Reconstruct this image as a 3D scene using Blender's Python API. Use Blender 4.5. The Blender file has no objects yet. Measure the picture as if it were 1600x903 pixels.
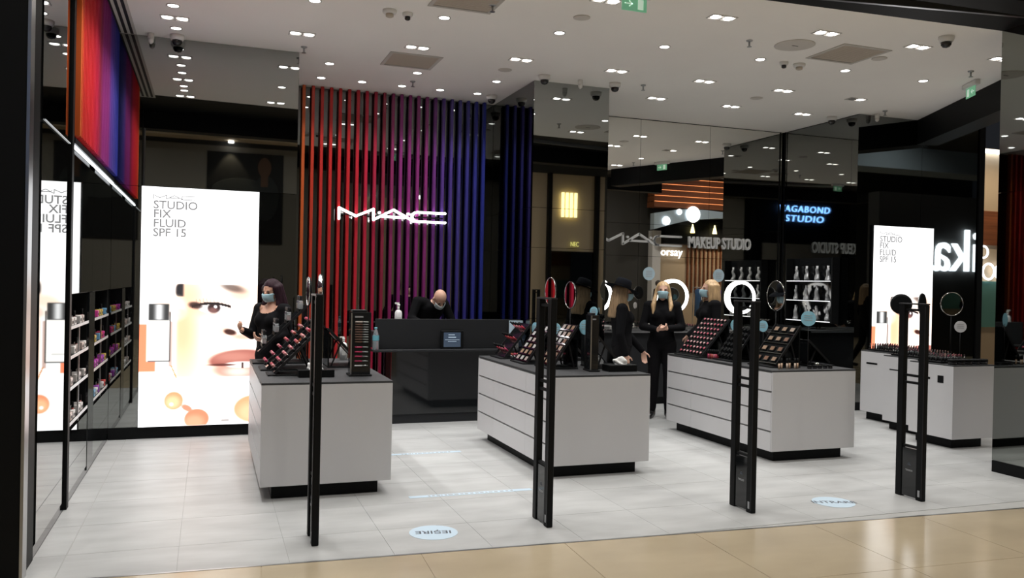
import bpy, bmesh, math, random
import numpy as np
from mathutils import Vector, Matrix
random.seed(7)
S = bpy.context.scene
C = S.collection
PI = math.pi

# ------------------------------------------------------------------ camera, world, exposure
FPX, YAW, PITCH, ROLL = 1308.72, 0.3471, -0.0065, 0.0207
cam_d = bpy.data.cameras.new('camera'); cam = bpy.data.objects.new('camera', cam_d); C.objects.link(cam)
fwd = Vector((math.sin(YAW)*math.cos(PITCH), math.cos(YAW)*math.cos(PITCH), math.sin(PITCH)))
rt = Vector((math.cos(YAW), -math.sin(YAW), 0)); up = rt.cross(fwd)
r2 = math.cos(ROLL)*rt + math.sin(ROLL)*up; u2 = -math.sin(ROLL)*rt + math.cos(ROLL)*up
M = Matrix((r2, u2, -fwd)).transposed().to_4x4(); M.translation = Vector((0, 0, 1.6))
cam.matrix_world = M
cam_d.sensor_width = 36; cam_d.lens = FPX/1600*36; cam_d.clip_end = 200
S.camera = cam
W = bpy.data.worlds.new('world'); S.world = W; W.use_nodes = True
W.node_tree.nodes['Background'].inputs[0].default_value = (0.55, 0.6, 0.7, 1)
W.node_tree.nodes['Background'].inputs[1].default_value = 0.02
S.view_settings.view_transform = 'Standard'; S.view_settings.look = 'None'
S.view_settings.exposure = 0.14; S.view_settings.gamma = 1.0; S.view_settings.use_curve_mapping = False
S.cycles.use_denoising = True
S.cycles.max_bounces = 10; S.cycles.glossy_bounces = 6; S.cycles.sample_clamp_indirect = 4.0
SPOT_W = 31.0       # each downlight in the shop
MALL_W = 260.0      # each downlight of the mall passage
ZC = 3.957          # shop ceiling

# ------------------------------------------------------------------ materials
MATS = {}
def mat(name, col, rough=0.5, metal=0.0, emit=None, es=1.0, spec=0.5, noise=None, trans=0.0, coat=0.0):
    if name in MATS: return MATS[name]
    m = bpy.data.materials.new(name); m.use_nodes = True
    nt = m.node_tree; b = nt.nodes['Principled BSDF']
    b.inputs['Base Color'].default_value = (*col, 1); b.inputs['Roughness'].default_value = rough
    b.inputs['Metallic'].default_value = metal; b.inputs['Specular IOR Level'].default_value = spec
    b.inputs['Transmission Weight'].default_value = trans; b.inputs['Coat Weight'].default_value = coat
    if emit:
        b.inputs['Emission Color'].default_value = (*emit, 1); b.inputs['Emission Strength'].default_value = es
    if noise:
        sc, amt, stretch = noise
        tc = nt.nodes.new('ShaderNodeTexCoord'); mp = nt.nodes.new('ShaderNodeMapping')
        mp.inputs['Scale'].default_value = stretch
        nz = nt.nodes.new('ShaderNodeTexNoise'); nz.inputs['Scale'].default_value = sc; nz.inputs['Detail'].default_value = 5
        rp = nt.nodes.new('ShaderNodeValToRGB')
        rp.color_ramp.elements[0].color = (*[max(0, c*(1-amt)) for c in col], 1); rp.color_ramp.elements[0].position = 0.3
        rp.color_ramp.elements[1].color = (*[min(1, c*(1+amt)) for c in col], 1); rp.color_ramp.elements[1].position = 0.7
        geo = nt.nodes.new('ShaderNodeNewGeometry')
        nt.links.new(geo.outputs['Position'], mp.inputs['Vector'])
        nt.links.new(mp.outputs[0], nz.inputs['Vector']); nt.links.new(nz.outputs[0], rp.inputs[0])
        nt.links.new(rp.outputs[0], b.inputs['Base Color'])
    MATS[name] = m; return m
mat('tile', (0.435, 0.44, 0.437), 0.42, noise=(2.4, 0.13, (0.7, 2.0, 1)), spec=0.3)
mat('grout', (0.40, 0.40, 0.39), 0.8)
mat('mall_tile', (0.47, 0.39, 0.27), 0.16, noise=(1.3, 0.09, (1, 2, 1)))
mat('mall_grout', (0.33, 0.26, 0.16), 0.6)
mat('ceiling', (0.95, 0.92, 0.88), 0.9, noise=(1.0, 0.015, (1, 1, 1)))
mat('black', (0.006, 0.0065, 0.007), 0.5, spec=0.12)
mat('black_panel', (0.004, 0.0045, 0.005), 0.22, spec=0.25)
mat('black_gloss', (0.008, 0.009, 0.010), 0.06)
mat('black_matte', (0.018, 0.019, 0.020), 0.7)
mat('charcoal', (0.018, 0.019, 0.021), 0.5, spec=0.2)
mat('counter_top', (0.040, 0.041, 0.043), 0.55, spec=0.25)
mat('white_lam', (0.58, 0.575, 0.585), 0.38, noise=(3.0, 0.01, (1, 1, 1)))
mat('seam', (0.25, 0.25, 0.25), 0.6)
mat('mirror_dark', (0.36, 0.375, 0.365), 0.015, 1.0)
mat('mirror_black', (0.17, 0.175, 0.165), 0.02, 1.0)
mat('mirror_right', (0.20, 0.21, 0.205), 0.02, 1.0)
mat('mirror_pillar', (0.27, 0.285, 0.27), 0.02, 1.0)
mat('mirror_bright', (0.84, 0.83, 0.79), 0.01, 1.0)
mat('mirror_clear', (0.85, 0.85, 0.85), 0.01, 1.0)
mat('steel', (0.45, 0.46, 0.47), 0.3, 1.0)
mat('chrome', (0.8, 0.8, 0.8), 0.08, 1.0)
mat('dark_metal', (0.03, 0.03, 0.032), 0.4, 0.5, spec=0.2)
mat('letter_grey', (0.52, 0.52, 0.51), 0.4, 0.0)
mat('lamp_face', (1, 1, 1), 0.5, emit=(1, 0.97, 0.93), es=9)
mat('lamp_off', (0.25, 0.25, 0.25), 0.4)
mat('lamp_trim', (0.60, 0.58, 0.56), 0.5)
mat('led', (1, 1, 1), 0.5, emit=(0.92, 0.96, 1.0), es=5)
mat('led_dim', (1, 1, 1), 0.5, emit=(0.92, 0.96, 1.0), es=0.8)
mat('led_faint', (0.3, 0.3, 0.3), 0.5, emit=(0.92, 0.96, 1.0), es=0.35)
mat('sign_white', (1, 1, 1), 0.5, emit=(1, 1, 1), es=2.6)
mat('ring_lit', (1, 1, 1), 0.5, emit=(1, 0.99, 0.96), es=5)
mat('grille', (0.56, 0.49, 0.41), 0.7)
mat('grille_back', (0.25, 0.22, 0.19), 0.8)
mat('grille_frame', (0.55, 0.52, 0.48), 0.6)
mat('ivory', (0.62, 0.58, 0.53), 0.6)
mat('plastic_white', (0.75, 0.74, 0.72), 0.4)
mat('smoked', (0.02, 0.02, 0.022), 0.08)
mat('exit_green', (0.1, 0.5, 0.25), 0.4, emit=(0.30, 0.62, 0.40), es=0.30)
mat('exit_print', (0.8, 0.95, 0.85), 0.5, emit=(0.6, 0.85, 0.68), es=0.42)
mat('sticker_blue', (0.50, 0.62, 0.72), 0.45)
mat('badge_blue', (0.30, 0.60, 0.72), 0.4)
mat('badge_pale', (0.42, 0.55, 0.62), 0.4)
mat('print_dark', (0.06, 0.07, 0.09), 0.6)
mat('print_grey', (0.35, 0.36, 0.37), 0.6)
mat('print_red', (0.6, 0.05, 0.08), 0.6)
mat('poster_text', (0.1, 0.1, 0.1), 0.6, emit=(0.9, 0.9, 0.92), es=0.22)
mat('glass', (0.85, 0.9, 0.92), 0.03, trans=0.85)
mat('product_white', (0.75, 0.75, 0.76), 0.35)
mat('tissue', (0.85, 0.85, 0.84), 0.9)
mat('skin', (0.52, 0.28, 0.19), 0.55)
mat('skin_pale', (0.62, 0.37, 0.27), 0.55)
mat('mask_blue', (0.36, 0.55, 0.62), 0.75)
mat('mask_white', (0.55, 0.63, 0.64), 0.75)
mat('cloth_black', (0.007, 0.007, 0.008), 0.9, spec=0.08)
mat('cloth_black2', (0.008, 0.0075, 0.0085), 0.9, spec=0.08)
mat('hair_blond', (0.50, 0.33, 0.17), 0.5, noise=(60, 0.35, (1, 1, 0.12)))
mat('hair_ash', (0.30, 0.20, 0.11), 0.5, noise=(60, 0.35, (1, 1, 0.12)))
mat('hair_plum', (0.022, 0.008, 0.013), 0.6, spec=0.15, noise=(60, 0.35, (1, 1, 0.12)))
mat('hair_dark', (0.03, 0.022, 0.018), 0.6)
mat('felt', (0.008, 0.009, 0.012), 0.95, spec=0.08)
mat('eye', (0.015, 0.012, 0.01), 0.2)
mat('shoe', (0.010, 0.010, 0.011), 0.35)
mat('mall_dark', (0.05, 0.05, 0.048), 0.7)
mat('mall_grey', (0.22, 0.21, 0.19), 0.7)
mat('mall_beige', (0.50, 0.40, 0.28), 0.7)
mat('mall_blue', (0.42, 0.52, 0.60), 0.6)
mat('wood_red', (0.22, 0.075, 0.03), 0.5, noise=(3, 0.3, (0.3, 8, 8)))
mat('led_orange', (1, 0.5, 0.2), 0.5, emit=(1.0, 0.33, 0.12), es=1.6)
mat('sign_yellow', (1, 0.9, 0.4), 0.5, emit=(1.0, 0.85, 0.38), es=4)
mat('sign_gold', (1, .9, .4), .5, emit=(.8, .75, .2), es=1.5)
mat('sign_blue', (0.2, 0.4, 1), 0.5, emit=(0.18, 0.42, 1.0), es=12)
mat('sign_cold', (1, 1, 1), 0.5, emit=(0.85, 0.93, 1.0), es=9)
mat('neon_white', (1, 1, 1), 0.5, emit=(0.95, 0.97, 1.0), es=2.5)
mat('teal', (0.12, 0.30, 0.27), 0.6)
mat('water', (0.75, 0.85, 0.9), 0.05, trans=0.8)
mat('label_teal', (0.12, 0.35, 0.42), 0.5)
mat('screen', (0.02, 0.03, 0.05), 0.15, emit=(0.10, 0.14, 0.2), es=0.35)
mat('screen_text', (0.4, 0.5, 0.6), 0.4, emit=(0.5, 0.62, 0.75), es=0.35)
def cmat(rgb, rough=0.35): return mat('colour_%02x%02x%02x' % tuple(int(255*c) for c in rgb), rgb, rough)

# ------------------------------------------------------------------ mesh helpers
class MB:
    def __init__(s): s.v = []; s.f = []; s.sm = []
    def add(s, v, f, smooth=False):
        o = len(s.v); s.v += [tuple(p) for p in v]; s.f += [tuple(i+o for i in q) for q in f]; s.sm += [smooth]*len(f); return s
    def box(s, x0, x1, y0, y1, z0, z1, bev=0.0):
        if bev > 0:
            b = min(bev, (x1-x0)*.45, (y1-y0)*.45, (z1-z0)*.45)
            loops = []
            for z, k in ((z0, b), (z0+b, 0), (z1-b, 0), (z1, b)):
                loops.append([(x0+k+b, y0+k, z), (x1-k-b, y0+k, z), (x1-k, y0+k+b, z), (x1-k, y1-k-b, z), (x1-k-b, y1-k, z), (x0+k+b, y1-k, z), (x0+k, y1-k-b, z), (x0+k, y0+k+b, z)])
            v = [p for l in loops for p in l]; f = [tuple(range(7, -1, -1)), tuple(range(24, 32))]
            for i in range(3):
                for j in range(8):
                    a = i*8+j; c = i*8+(j+1) % 8; f.append((a, c, c+8, a+8))
            return s.add(v, f)
        v = [(x, y, z) for z in (z0, z1) for y in (y0, y1) for x in (x0, x1)]
        return s.add(v, [(0, 2, 3, 1), (4, 5, 7, 6), (0, 1, 5, 4), (2, 6, 7, 3), (0, 4, 6, 2), (1, 3, 7, 5)])
    def prism(s, poly, z0, z1):
        n = len(poly); v = [(x, y, z0) for x, y in poly]+[(x, y, z1) for x, y in poly]
        a = sum(poly[i][0]*poly[(i+1) % n][1]-poly[(i+1) % n][0]*poly[i][1] for i in range(n))
        f = [tuple(range(n-1, -1, -1)), tuple(range(n, 2*n))]+[(i, (i+1) % n, (i+1) % n+n, i+n) for i in range(n)]
        if a < 0: f = [q[::-1] for q in f]
        return s.add(v, f)
    def lathe(s, prof, n=16, c=(0, 0, 0), axis='z', smooth=True, cap=True):
        v = []; f = []
        for r, h in prof:
            for i in range(n):
                t = 2*PI*i/n; a, b = r*math.cos(t), r*math.sin(t)
                p = {'z': (a, b, h), 'y': (a, h, -b), 'x': (h, a, b)}[axis]
                v.append((p[0]+c[0], p[1]+c[1], p[2]+c[2]))
        for k in range(len(prof)-1):
            for i in range(n):
                j = (i+1) % n; f.append((k*n+i, k*n+j, (k+1)*n+j, (k+1)*n+i))
        s.add(v, f, smooth)
        if cap:
            o = len(s.v)-len(v); m = len(prof)-1
            s.f += [tuple(o+i for i in range(n-1, -1, -1)), tuple(o+m*n+i for i in range(n))]; s.sm += [False, False]
        return s
    def tube(s, pts, r, n=8, closed=False, r1=None):
        P = [Vector(p) for p in pts]; m = len(P); v = []; f = []
        nrm = None
        for i, p in enumerate(P):
            if closed: t = (P[(i+1) % m]-P[i-1])
            else: t = (P[min(i+1, m-1)]-P[max(i-1, 0)])
            t.normalize()
            if nrm is None:
                nrm = t.orthogonal().normalized()
            nrm = (nrm-t*nrm.dot(t)).normalized(); b = t.cross(nrm)
            rr = r if r1 is None else r+(r1-r)*i/(m-1)
            for k in range(n):
                a = 2*PI*k/n; v.append(p+nrm*rr*math.cos(a)+b*rr*math.sin(a))
        for i in range(m if closed else m-1):
            for k in range(n):
                a = i*n+k; c = i*n+(k+1) % n; d = ((i+1) % m)*n+(k+1) % n; e = ((i+1) % m)*n+k
                f.append((a, c, d, e))
        if not closed: f += [tuple(range(n-1, -1, -1)), tuple(range((m-1)*n, m*n))]
        return s.add(v, f, True)
    def bar(s, p, q, w, h, upv=(0, 0, 1)):
        p, q = Vector(p), Vector(q); t = (q-p).normalized(); u = Vector(upv); a = t.cross(u).normalized(); b = a.cross(t)
        v = [x+a*(sx*w/2)+b*(sy*h/2) for x in (p, q) for sx, sy in ((-1, -1), (1, -1), (1, 1), (-1, 1))]
        return s.add(v, [(0, 1, 2, 3), (7, 6, 5, 4), (0, 4, 5, 1), (1, 5, 6, 2), (2, 6, 7, 3), (3, 7, 4, 0)])
    def ell(s, c, r, n=14, m=9, rot=None):
        v = []; f = []
        for i in range(m+1):
            t = PI*i/m
            for k in range(n):
                a = 2*PI*k/n
                p = Vector((r[0]*math.sin(t)*math.cos(a), r[1]*math.sin(t)*math.sin(a), -r[2]*math.cos(t)))
                if rot is not None: p = rot @ p
                v.append(p+Vector(c))
        for i in range(m):
            for k in range(n):
                f.append((i*n+k, i*n+(k+1) % n, (i+1)*n+(k+1) % n, (i+1)*n+k))
        return s.add(v, f, True)
    def cap(s, p, r0, q, r1, n=12):
        p, q = Vector(p), Vector(q); t = q-p; L = t.length
        if L < 1e-6: return s.ell(p, (r0, r0, r0))
        R = t.to_track_quat('Z', 'Y').to_matrix(); v = []; f = []; rings = []
        for i in range(5): a = -PI/2+PI/2*i/4*0.999+0.001; rings.append((r0*math.cos(a), r0*math.sin(a)))
        for i in range(5): a = PI/2*i/4*0.999; rings.append((r1*math.cos(a), L+r1*math.sin(a)))
        for rr, h in rings:
            for k in range(n):
                a = 2*PI*k/n; v.append(p+R @ Vector((rr*math.cos(a), rr*math.sin(a), h)))
        for i in range(9):
            for k in range(n): f.append((i*n+k, i*n+(k+1) % n, (i+1)*n+(k+1) % n, (i+1)*n+k))
        f += [tuple(range(n-1, -1, -1)), tuple(range(9*n, 10*n))]
        return s.add(v, f, True)
    def loft(s, secs, n=18):
        # secs: (centre, rx, ry, yaw)
        v = []; f = []
        for sec in secs:
            c, rx, ry = sec[:3]; R = sec[3] if len(sec) > 3 else Matrix.Identity(3)
            for k in range(n):
                a = 2*PI*k/n; v.append(Vector(c)+R @ Vector((rx*math.cos(a), ry*math.sin(a), 0)))
        for i in range(len(secs)-1):
            for k in range(n): f.append((i*n+k, i*n+(k+1) % n, (i+1)*n+(k+1) % n, (i+1)*n+k))
        f += [tuple(range(n-1, -1, -1)), tuple(range((len(secs)-1)*n, len(secs)*n))]
        return s.add(v, f, True)
    def disc(s, c, r, t, axis='z', n=24): return s.lathe([(r, -t/2), (r, t/2)], n, c, axis, False)
    def torus(s, c, R, r, axis='y', n=40, m=10, sy=1.0):
        pts = []
        for i in range(n):
            a = 2*PI*i/n; x, z = R*math.cos(a), R*math.sin(a)
            pts.append({'y': (c[0]+x, c[1], c[2]+z), 'x': (c[0], c[1]+x, c[2]+z), 'z': (c[0]+x, c[1]+z, c[2])}[axis])
        return s.tube(pts, r, m, True)
    def stroke(s, pts, w, y0, y1, closed=False):
        # flat ribbon letter stroke in the XZ plane, round joints
        for a, b in zip(pts[:-1], pts[1:]):
            s._seg(a, b, w, y0, y1)
        for p in pts: s.lathe([(w/2, y0), (w/2, y1)], 12, (p[0], 0, p[1]), 'y', False)
        return s
    def _seg(s, a, b, w, y0, y1):
        d = Vector((b[0]-a[0], b[1]-a[1])); d.normalize(); n = Vector((-d.y, d.x))*w/2
        q = [(a[0]+n.x, a[1]+n.y), (b[0]+n.x, b[1]+n.y), (b[0]-n.x, b[1]-n.y), (a[0]-n.x, a[1]-n.y)]
        v = [(x, y0, z) for x, z in q]+[(x, y1, z) for x, z in q]
        s.add(v, [(0, 1, 2, 3), (7, 6, 5, 4), (0, 4, 5, 1), (1, 5, 6, 2), (2, 6, 7, 3), (3, 7, 4, 0)])
    def mesh(s, name):
        me = bpy.data.meshes.new(name); me.from_pydata(s.v, [], s.f); me.update()
        me.polygons.foreach_set('use_smooth', s.sm[:len(me.polygons)])
        bm = bmesh.new(); bm.from_mesh(me); bmesh.ops.recalc_face_normals(bm, faces=bm.faces); bm.to_mesh(me); bm.free()
        return me
def ob(name, me, m=None, parent=None, loc=(0, 0, 0), rot=(0, 0, 0)):
    if isinstance(me, MB): me = me.mesh(name)
    if m is not None and not me.materials: me.materials.append(MATS[m] if isinstance(m, str) else m)
    o = bpy.data.objects.new(name, me); C.objects.link(o); o.location = loc; o.rotation_euler = rot
    if parent is not None: o.parent = parent
    return o
def tag(o, label, cat, group=None, kind=None):
    o['label'] = label; o['category'] = cat
    if group: o['group'] = group
    if kind: o['kind'] = kind
    return o
def thing(name, label, cat, loc=(0, 0, 0), rz=0.0, group=None):
    o = bpy.data.objects.new(name, None); C.objects.link(o); o.location = loc; o.rotation_euler = (0, 0, rz); o.empty_display_size = 0.1
    return tag(o, label, cat, group)
def struct(name, me, m, label, cat):
    o = ob(name, me, m); o['kind'] = 'structure'; return tag(o, label, cat, kind='structure')
def dup(o, loc, rz=None, label=None, group=None):
    r = o.copy(); C.objects.link(r); r.location = loc
    if rz is not None: r.rotation_euler = (0, 0, rz)
    if label: r['label'] = label
    if group: r['group'] = group
    for ch in list(o.children):
        c = ch.copy(); C.objects.link(c); c.parent = r
        for g in list(ch.children):
            d = g.copy(); C.objects.link(d); d.parent = c
    return r
def text_mesh(s, size, depth=0.004, sx=1.0, bold=0.0, align='LEFT', spacing=1.0, shear=0.0):
    cu = bpy.data.curves.new('text', 'FONT'); cu.body = s; cu.size = size; cu.extrude = depth/2; cu.offset = bold
    cu.align_x = align; cu.space_character = spacing; cu.shear = shear; cu.resolution_u = 3
    o = bpy.data.objects.new('text', cu); C.objects.link(o)
    dg = bpy.context.evaluated_depsgraph_get(); me = bpy.data.meshes.new_from_object(o.evaluated_get(dg))
    bpy.data.objects.remove(o); bpy.data.curves.remove(cu)
    for v in me.vertices: v.co.x *= sx
    me.materials.clear()
    return me
ORD = ['first', 'second', 'third', 'fourth', 'fifth', 'sixth', 'seventh', 'eighth', 'ninth', 'tenth', 'eleventh', 'twelfth', 'thirteenth', 'fourteenth', 'fifteenth', 'sixteenth']

# ------------------------------------------------------------------ floors
def front_y(x): return 4.86-0.05*x          # threshold between shop tiles and mall tiles
fl = struct('floor', MB().prism([(-1.2, front_y(-1.2)), (9.2, front_y(9.2)), (10.4, 8.9), (10.4, 10.7), (-1.2, 10.7)], -0.06, -0.003), 'grout', 'pale grey square tiled shop floor', 'floor')
tm = MB().box(-.2965, .2965, -.2985, .2985, -.02, 0).mesh('tile'); tm.materials.append(MATS['tile'])
x0t, y0t = -0.14, 5.93
for i in range(-2, 19):
    for j in range(-2, 8):
        cx, cy = x0t+.595*(i+.5), y0t+.6*(j+.5)
        if cx < -1.0 or cx > 10.3: continue
        if cy-.3 < front_y(cx) or cy > 10.6: 
            if cy+.3 > front_y(cx) and cy < 10:
                ya, yb = front_y(cx-.2965), front_y(cx+.2965)
                t = MB().prism([(-.2965, ya-cy), (.2965, yb-cy), (.2965, .2985), (-.2965, .2985)], -.02, 0)
                ob('tile', t, 'tile', fl, (cx, cy, 0))
            continue
        ob('tile', tm, None, fl, (cx, cy, 0))
for j in range(-2, 6):
    cy = y0t+.6*(j+.5)
    if cy+.2985 <= front_y(-.82): continue
    if cy > 8.97: continue
    lo = max(cy-.2985, front_y(-.82)+.002)
    ob('tile', MB().box(-.0815, .0815, lo-cy, min(.2985, 8.98-cy), -.02, 0), 'tile', fl, (-.8215, cy, 0))
mf = struct('mall_floor', MB().prism([(-9, -6), (26, -6), (26, 16), (10.41, 16), (10.41, 8.9), (9.21, front_y(9.21)-.004), (-9, front_y(-9)-.004)], -0.06, -0.003), 'mall_grout', 'beige polished mall passage floor', 'floor')
mtm = MB().box(-.448, .448, -.448, .448, -.02, 0).mesh('tile'); mtm.materials.append(MATS['mall_tile'])
sl = math.atan(-0.05); cs, sn = math.cos(sl), math.sin(sl)
for i in range(-3, 12):
    for j in range(0, 6):
        lx, ly = .30+.9*(i+.5), -.9*(j+.5)
        ob('tile', mtm, None, mf, (lx*cs-ly*sn, 4.85+lx*sn+ly*cs, 0), (0, 0, sl))
rest = MB()
rest.prism([(-9, -6), (26, -6), (26, 4.4), (11.2, 4.4), (10.9, -.95), (-9, .1)], -.02, -.0005)
o = ob('tile_field', rest, 'mall_tile', mf); o['kind'] = 'stuff'
ob('tile_field', MB().prism([(10.42, 4.4), (26, 4.4), (26, 16), (10.42, 16)], -.02, -.0005), 'mall_tile', mf)['kind'] = 'stuff'
ob('threshold_strip', MB().prism([(-.9, front_y(-.9)-.012), (9.2, front_y(9.2)-.012), (9.2, front_y(9.2)+.006), (-.9, front_y(-.9)+.006)], -.02, .002), 'steel', mf)

# ------------------------------------------------------------------ ceiling and bulkheads
def soff_y(x): return 6.09-.0645*(x+.9)
ce = struct('ceiling', MB().prism([(-1.2, soff_y(-1.2)), (7.62, soff_y(7.62)), (9.13, 8.95), (9.13, 10.8), (-1.2, 10.8)], ZC, ZC+.12), 'ceiling', 'white plaster shop ceiling', 'ceiling')
struct('trim_1', MB().prism([(-3.2, soff_y(-3.2)), (-3.2, 4.95-.05*-3.2), (9.5, 4.95-.05*9.5), (9.5, 5.5), (7.62, soff_y(7.62))], ZC, ZC+.12), 'black', 'black soffit band above the shop entrance', 'soffit')
fa = struct('trim_2', MB().prism([(-9, 4.93+.45), (9.5, 4.95-.475), (9.5, 4.7-.475), (-9, 4.7+.45)], 3.70, 6.6), 'black', 'black fascia beam over the shop front', 'fascia')
ob('soffit_rail', MB().bar((2.8, 5.73, 3.93), (6.6, 5.10, 3.93), .03, .052), 'steel', fa)
ob('metal_trim', MB().prism([(-9, 4.69+.45), (9.5, 4.69-.475), (9.5, 4.66-.475), (-9, 4.66+.45)], 3.72, 3.80), 'steel', fa)
dx, dy = .92, 2.03; L = math.hypot(dx, dy); nx, ny = dy/L, -dx/L
bk = struct('trim_3', MB().prism([(7.62, 5.69), (9.13, 9.0), (9.13+.3*nx, 9.0+.3*ny), (7.62+.3*nx, 5.69+.3*ny)], 3.62, 5.5), 'black', 'black slanting bulkhead along the open right side', 'bulkhead')
struct('mall_ceiling', MB().box(-9, 26, -6.2, 16, 6.6, 6.75), 'mall_grey', 'grey mall passage ceiling', 'ceiling')

# ------------------------------------------------------------------ walls
def panel(parent, m, x0, x1, y0, y1, z0, z1, name='mirror_panel'):
    return ob(name, MB().box(x0, x1, y0, y1, z0, z1), m, parent)
g = .002
# left wall: near mirror, cabinet niches, black glass and mirror above
wl = struct('wall_left', MB().box(-1.45, -1.2, 5.3, 9.2, 0, ZC).box(-1.2, -.915, 5.3, 6.5, 0, ZC).box(-1.2, -.915, 7.46, 7.8, 0, ZC)
            .box(-1.2, -.915, 8.86, 9.2, 0, ZC).box(-1.2, -.915, 6.5, 8.86, 0, .5).box(-1.2, -.915, 6.5, 8.86, 1.46, ZC), 'black', 'black shop wall with product niches along the left side', 'wall')
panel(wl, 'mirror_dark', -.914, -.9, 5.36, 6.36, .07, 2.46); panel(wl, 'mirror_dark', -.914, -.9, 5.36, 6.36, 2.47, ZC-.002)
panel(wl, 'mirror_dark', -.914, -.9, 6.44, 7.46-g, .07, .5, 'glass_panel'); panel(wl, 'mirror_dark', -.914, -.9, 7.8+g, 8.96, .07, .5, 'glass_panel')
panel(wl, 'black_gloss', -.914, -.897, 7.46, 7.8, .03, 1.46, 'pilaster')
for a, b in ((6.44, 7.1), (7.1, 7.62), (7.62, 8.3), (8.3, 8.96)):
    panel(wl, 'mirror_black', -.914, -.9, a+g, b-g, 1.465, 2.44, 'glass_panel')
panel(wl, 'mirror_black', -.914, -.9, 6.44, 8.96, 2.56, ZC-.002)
panel(wl, 'black', -.914, -.885, 6.36, 6.44, 0, ZC-.002, 'post')
panel(wl, 'black', -.914, -.88, 6.44, 8.96, 2.50, 2.54, 'ledge')
panel(wl, 'black_gloss', -.914, -.905, 5.3, 8.96, 0, .065, 'plinth')
for a, b, m in ((5.42, 6.34, 'led_faint'), (6.46, 7.55, 'led'), (7.60, 8.94, 'led')):
    o = ob('led_strip', MB().box(-.898, -.884 if m == 'led' else -.894, a, b, 2.474 if m == 'led' else 2.48, 2.490 if m == 'led' else 2.486), m, wl)
# back-left wall with poster
wbl = struct('wall_back_left', MB().box(-1.2, .825, 8.985, 9.2, 0, ZC).box(.6, .825, 9.2, 10.8, 0, ZC), 'black', 'mirror-clad projecting wall that carries the tall poster', 'wall')
panel(wbl, 'mirror_dark', -.9, -.64, 8.97, 8.985, .115, 2.48); panel(wbl, 'mirror_black', .472, .84, 8.97, 8.985, .115, 2.48)
panel(wbl, 'mirror_dark', -.9, .84, 8.97, 8.985, 2.484, ZC-.002)
panel(wbl, 'mirror_dark', .825, .84, 8.986, 10.5, .115, ZC-.002)
panel(wbl, 'black', -.9, .84, 8.955, 8.985, 0, .112, 'plinth')
# slat wall
wb = struct('wall_back', MB().box(.84, 3.7, 10.55, 10.8, 0, ZC), 'black', 'dark mirrored wall behind the coloured slats', 'wall')
for a, b in ((.842, 1.75), (1.75, 2.65), (2.65, 3.5)):
    panel(wb, 'mirror_right', a+g, b-g, 10.53, 10.549, .02, ZC-.002)
# column
co = struct('pillar_centre', MB().box(3.515, 4.445, 9.065, 10.8, 0, ZC), 'black', 'square pillar clad in dark mirror behind the middle island', 'pillar')
for a, b in ((.02, 1.2), (1.2, 2.025), (2.025, 2.49), (2.49, ZC)):
    panel(co, 'mirror_dark', 3.5, 4.46, 9.05, 9.064, a+g, b-g)
    panel(co, 'mirror_right', 3.5, 3.514, 9.066, 10.525, a+g, b-g)
panel(co, 'mirror_right', 4.446, 4.46, 9.066, 10.49, .02, ZC-.002)
# back right mirror wall
wbr = struct('wall_back_right', MB().box(4.46, 8.4, 10.52, 10.8, 0, ZC), 'black', 'bright mirror wall behind the make-up stations', 'wall')
for a, b in ((4.462, 5.68), (5.68, 6.82), (6.82, 8.03)):
    for c, d in ((.02, 2.025), (2.025, 2.48), (2.48, ZC-.01)):
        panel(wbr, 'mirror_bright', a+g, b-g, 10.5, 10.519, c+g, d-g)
wr = struct('wall_right', MB().box(8.115, 8.4, 8.99, 10.52, 0, ZC), 'black', 'dark mirrored side wall with lit brush shelves', 'wall')
for c, d in ((.11, 2.04), (2.04, 2.48), (2.48, ZC-.01)):
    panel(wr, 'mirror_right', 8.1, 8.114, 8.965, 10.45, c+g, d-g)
panel(wr, 'black', 8.034, 8.046, 10.488, 10.5, 0, ZC-.002, 'corner_post'); panel(wr, 'black', 8.09, 8.114, 10.452, 10.464, 0, ZC-.002, 'corner_post'); panel(wr, 'mirror_bright', 8.047, 8.113, 10.49, 10.5, 0.02, ZC-.002)
panel(wr, 'black', 8.09, 8.114, 8.95, 10.45, 0, .105, 'plinth')
wfr = struct('wall_front_right', MB().box(8.4, 10.3, 8.966, 9.2, 0, ZC).box(8.116, 8.4, 8.966, 8.989, 0, ZC), 'black', 'black mirrored wall behind the right poster', 'wall')
panel(wfr, 'mirror_right', 8.1, 9.2, 8.95, 8.964, .11, ZC-.002); panel(wfr, 'mirror_right', 9.204, 10.24, 8.95, 8.964, .11, ZC-.002)
panel(wfr, 'black', 10.24, 10.34, 8.93, 9.2, 0, ZC-.002, 'post'); panel(wfr, 'black', 8.12, 10.24, 8.94, 8.965, 0, .105, 'plinth')
# right entrance pillar, left mall pillar
pr = struct('pillar_right', MB().box(6.665, 7.4, 5.0, 5.585, 0, ZC), 'black', 'mirror-clad entrance pillar at the right edge', 'pillar')
panel(pr, 'mirror_pillar', 6.65, 6.664, 4.99, 5.6, .105, 2.5); panel(pr, 'mirror_pillar', 6.65, 6.664, 4.99, 5.6, 2.504, ZC-.002)
panel(pr, 'black', 6.65, 6.664, 4.99, 5.6, 0, .102, 'plinth')
pl = struct('pillar_left', MB().box(-2.6, -.90, 4.93, 5.29, 0, 5.2), 'black', 'black mall pillar at the left edge with metal edge strip', 'pillar')
ob('edge_strip', MB().box(-.90, -.885, 4.925, 5.03, 0, 3.69), 'steel', pl)

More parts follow.
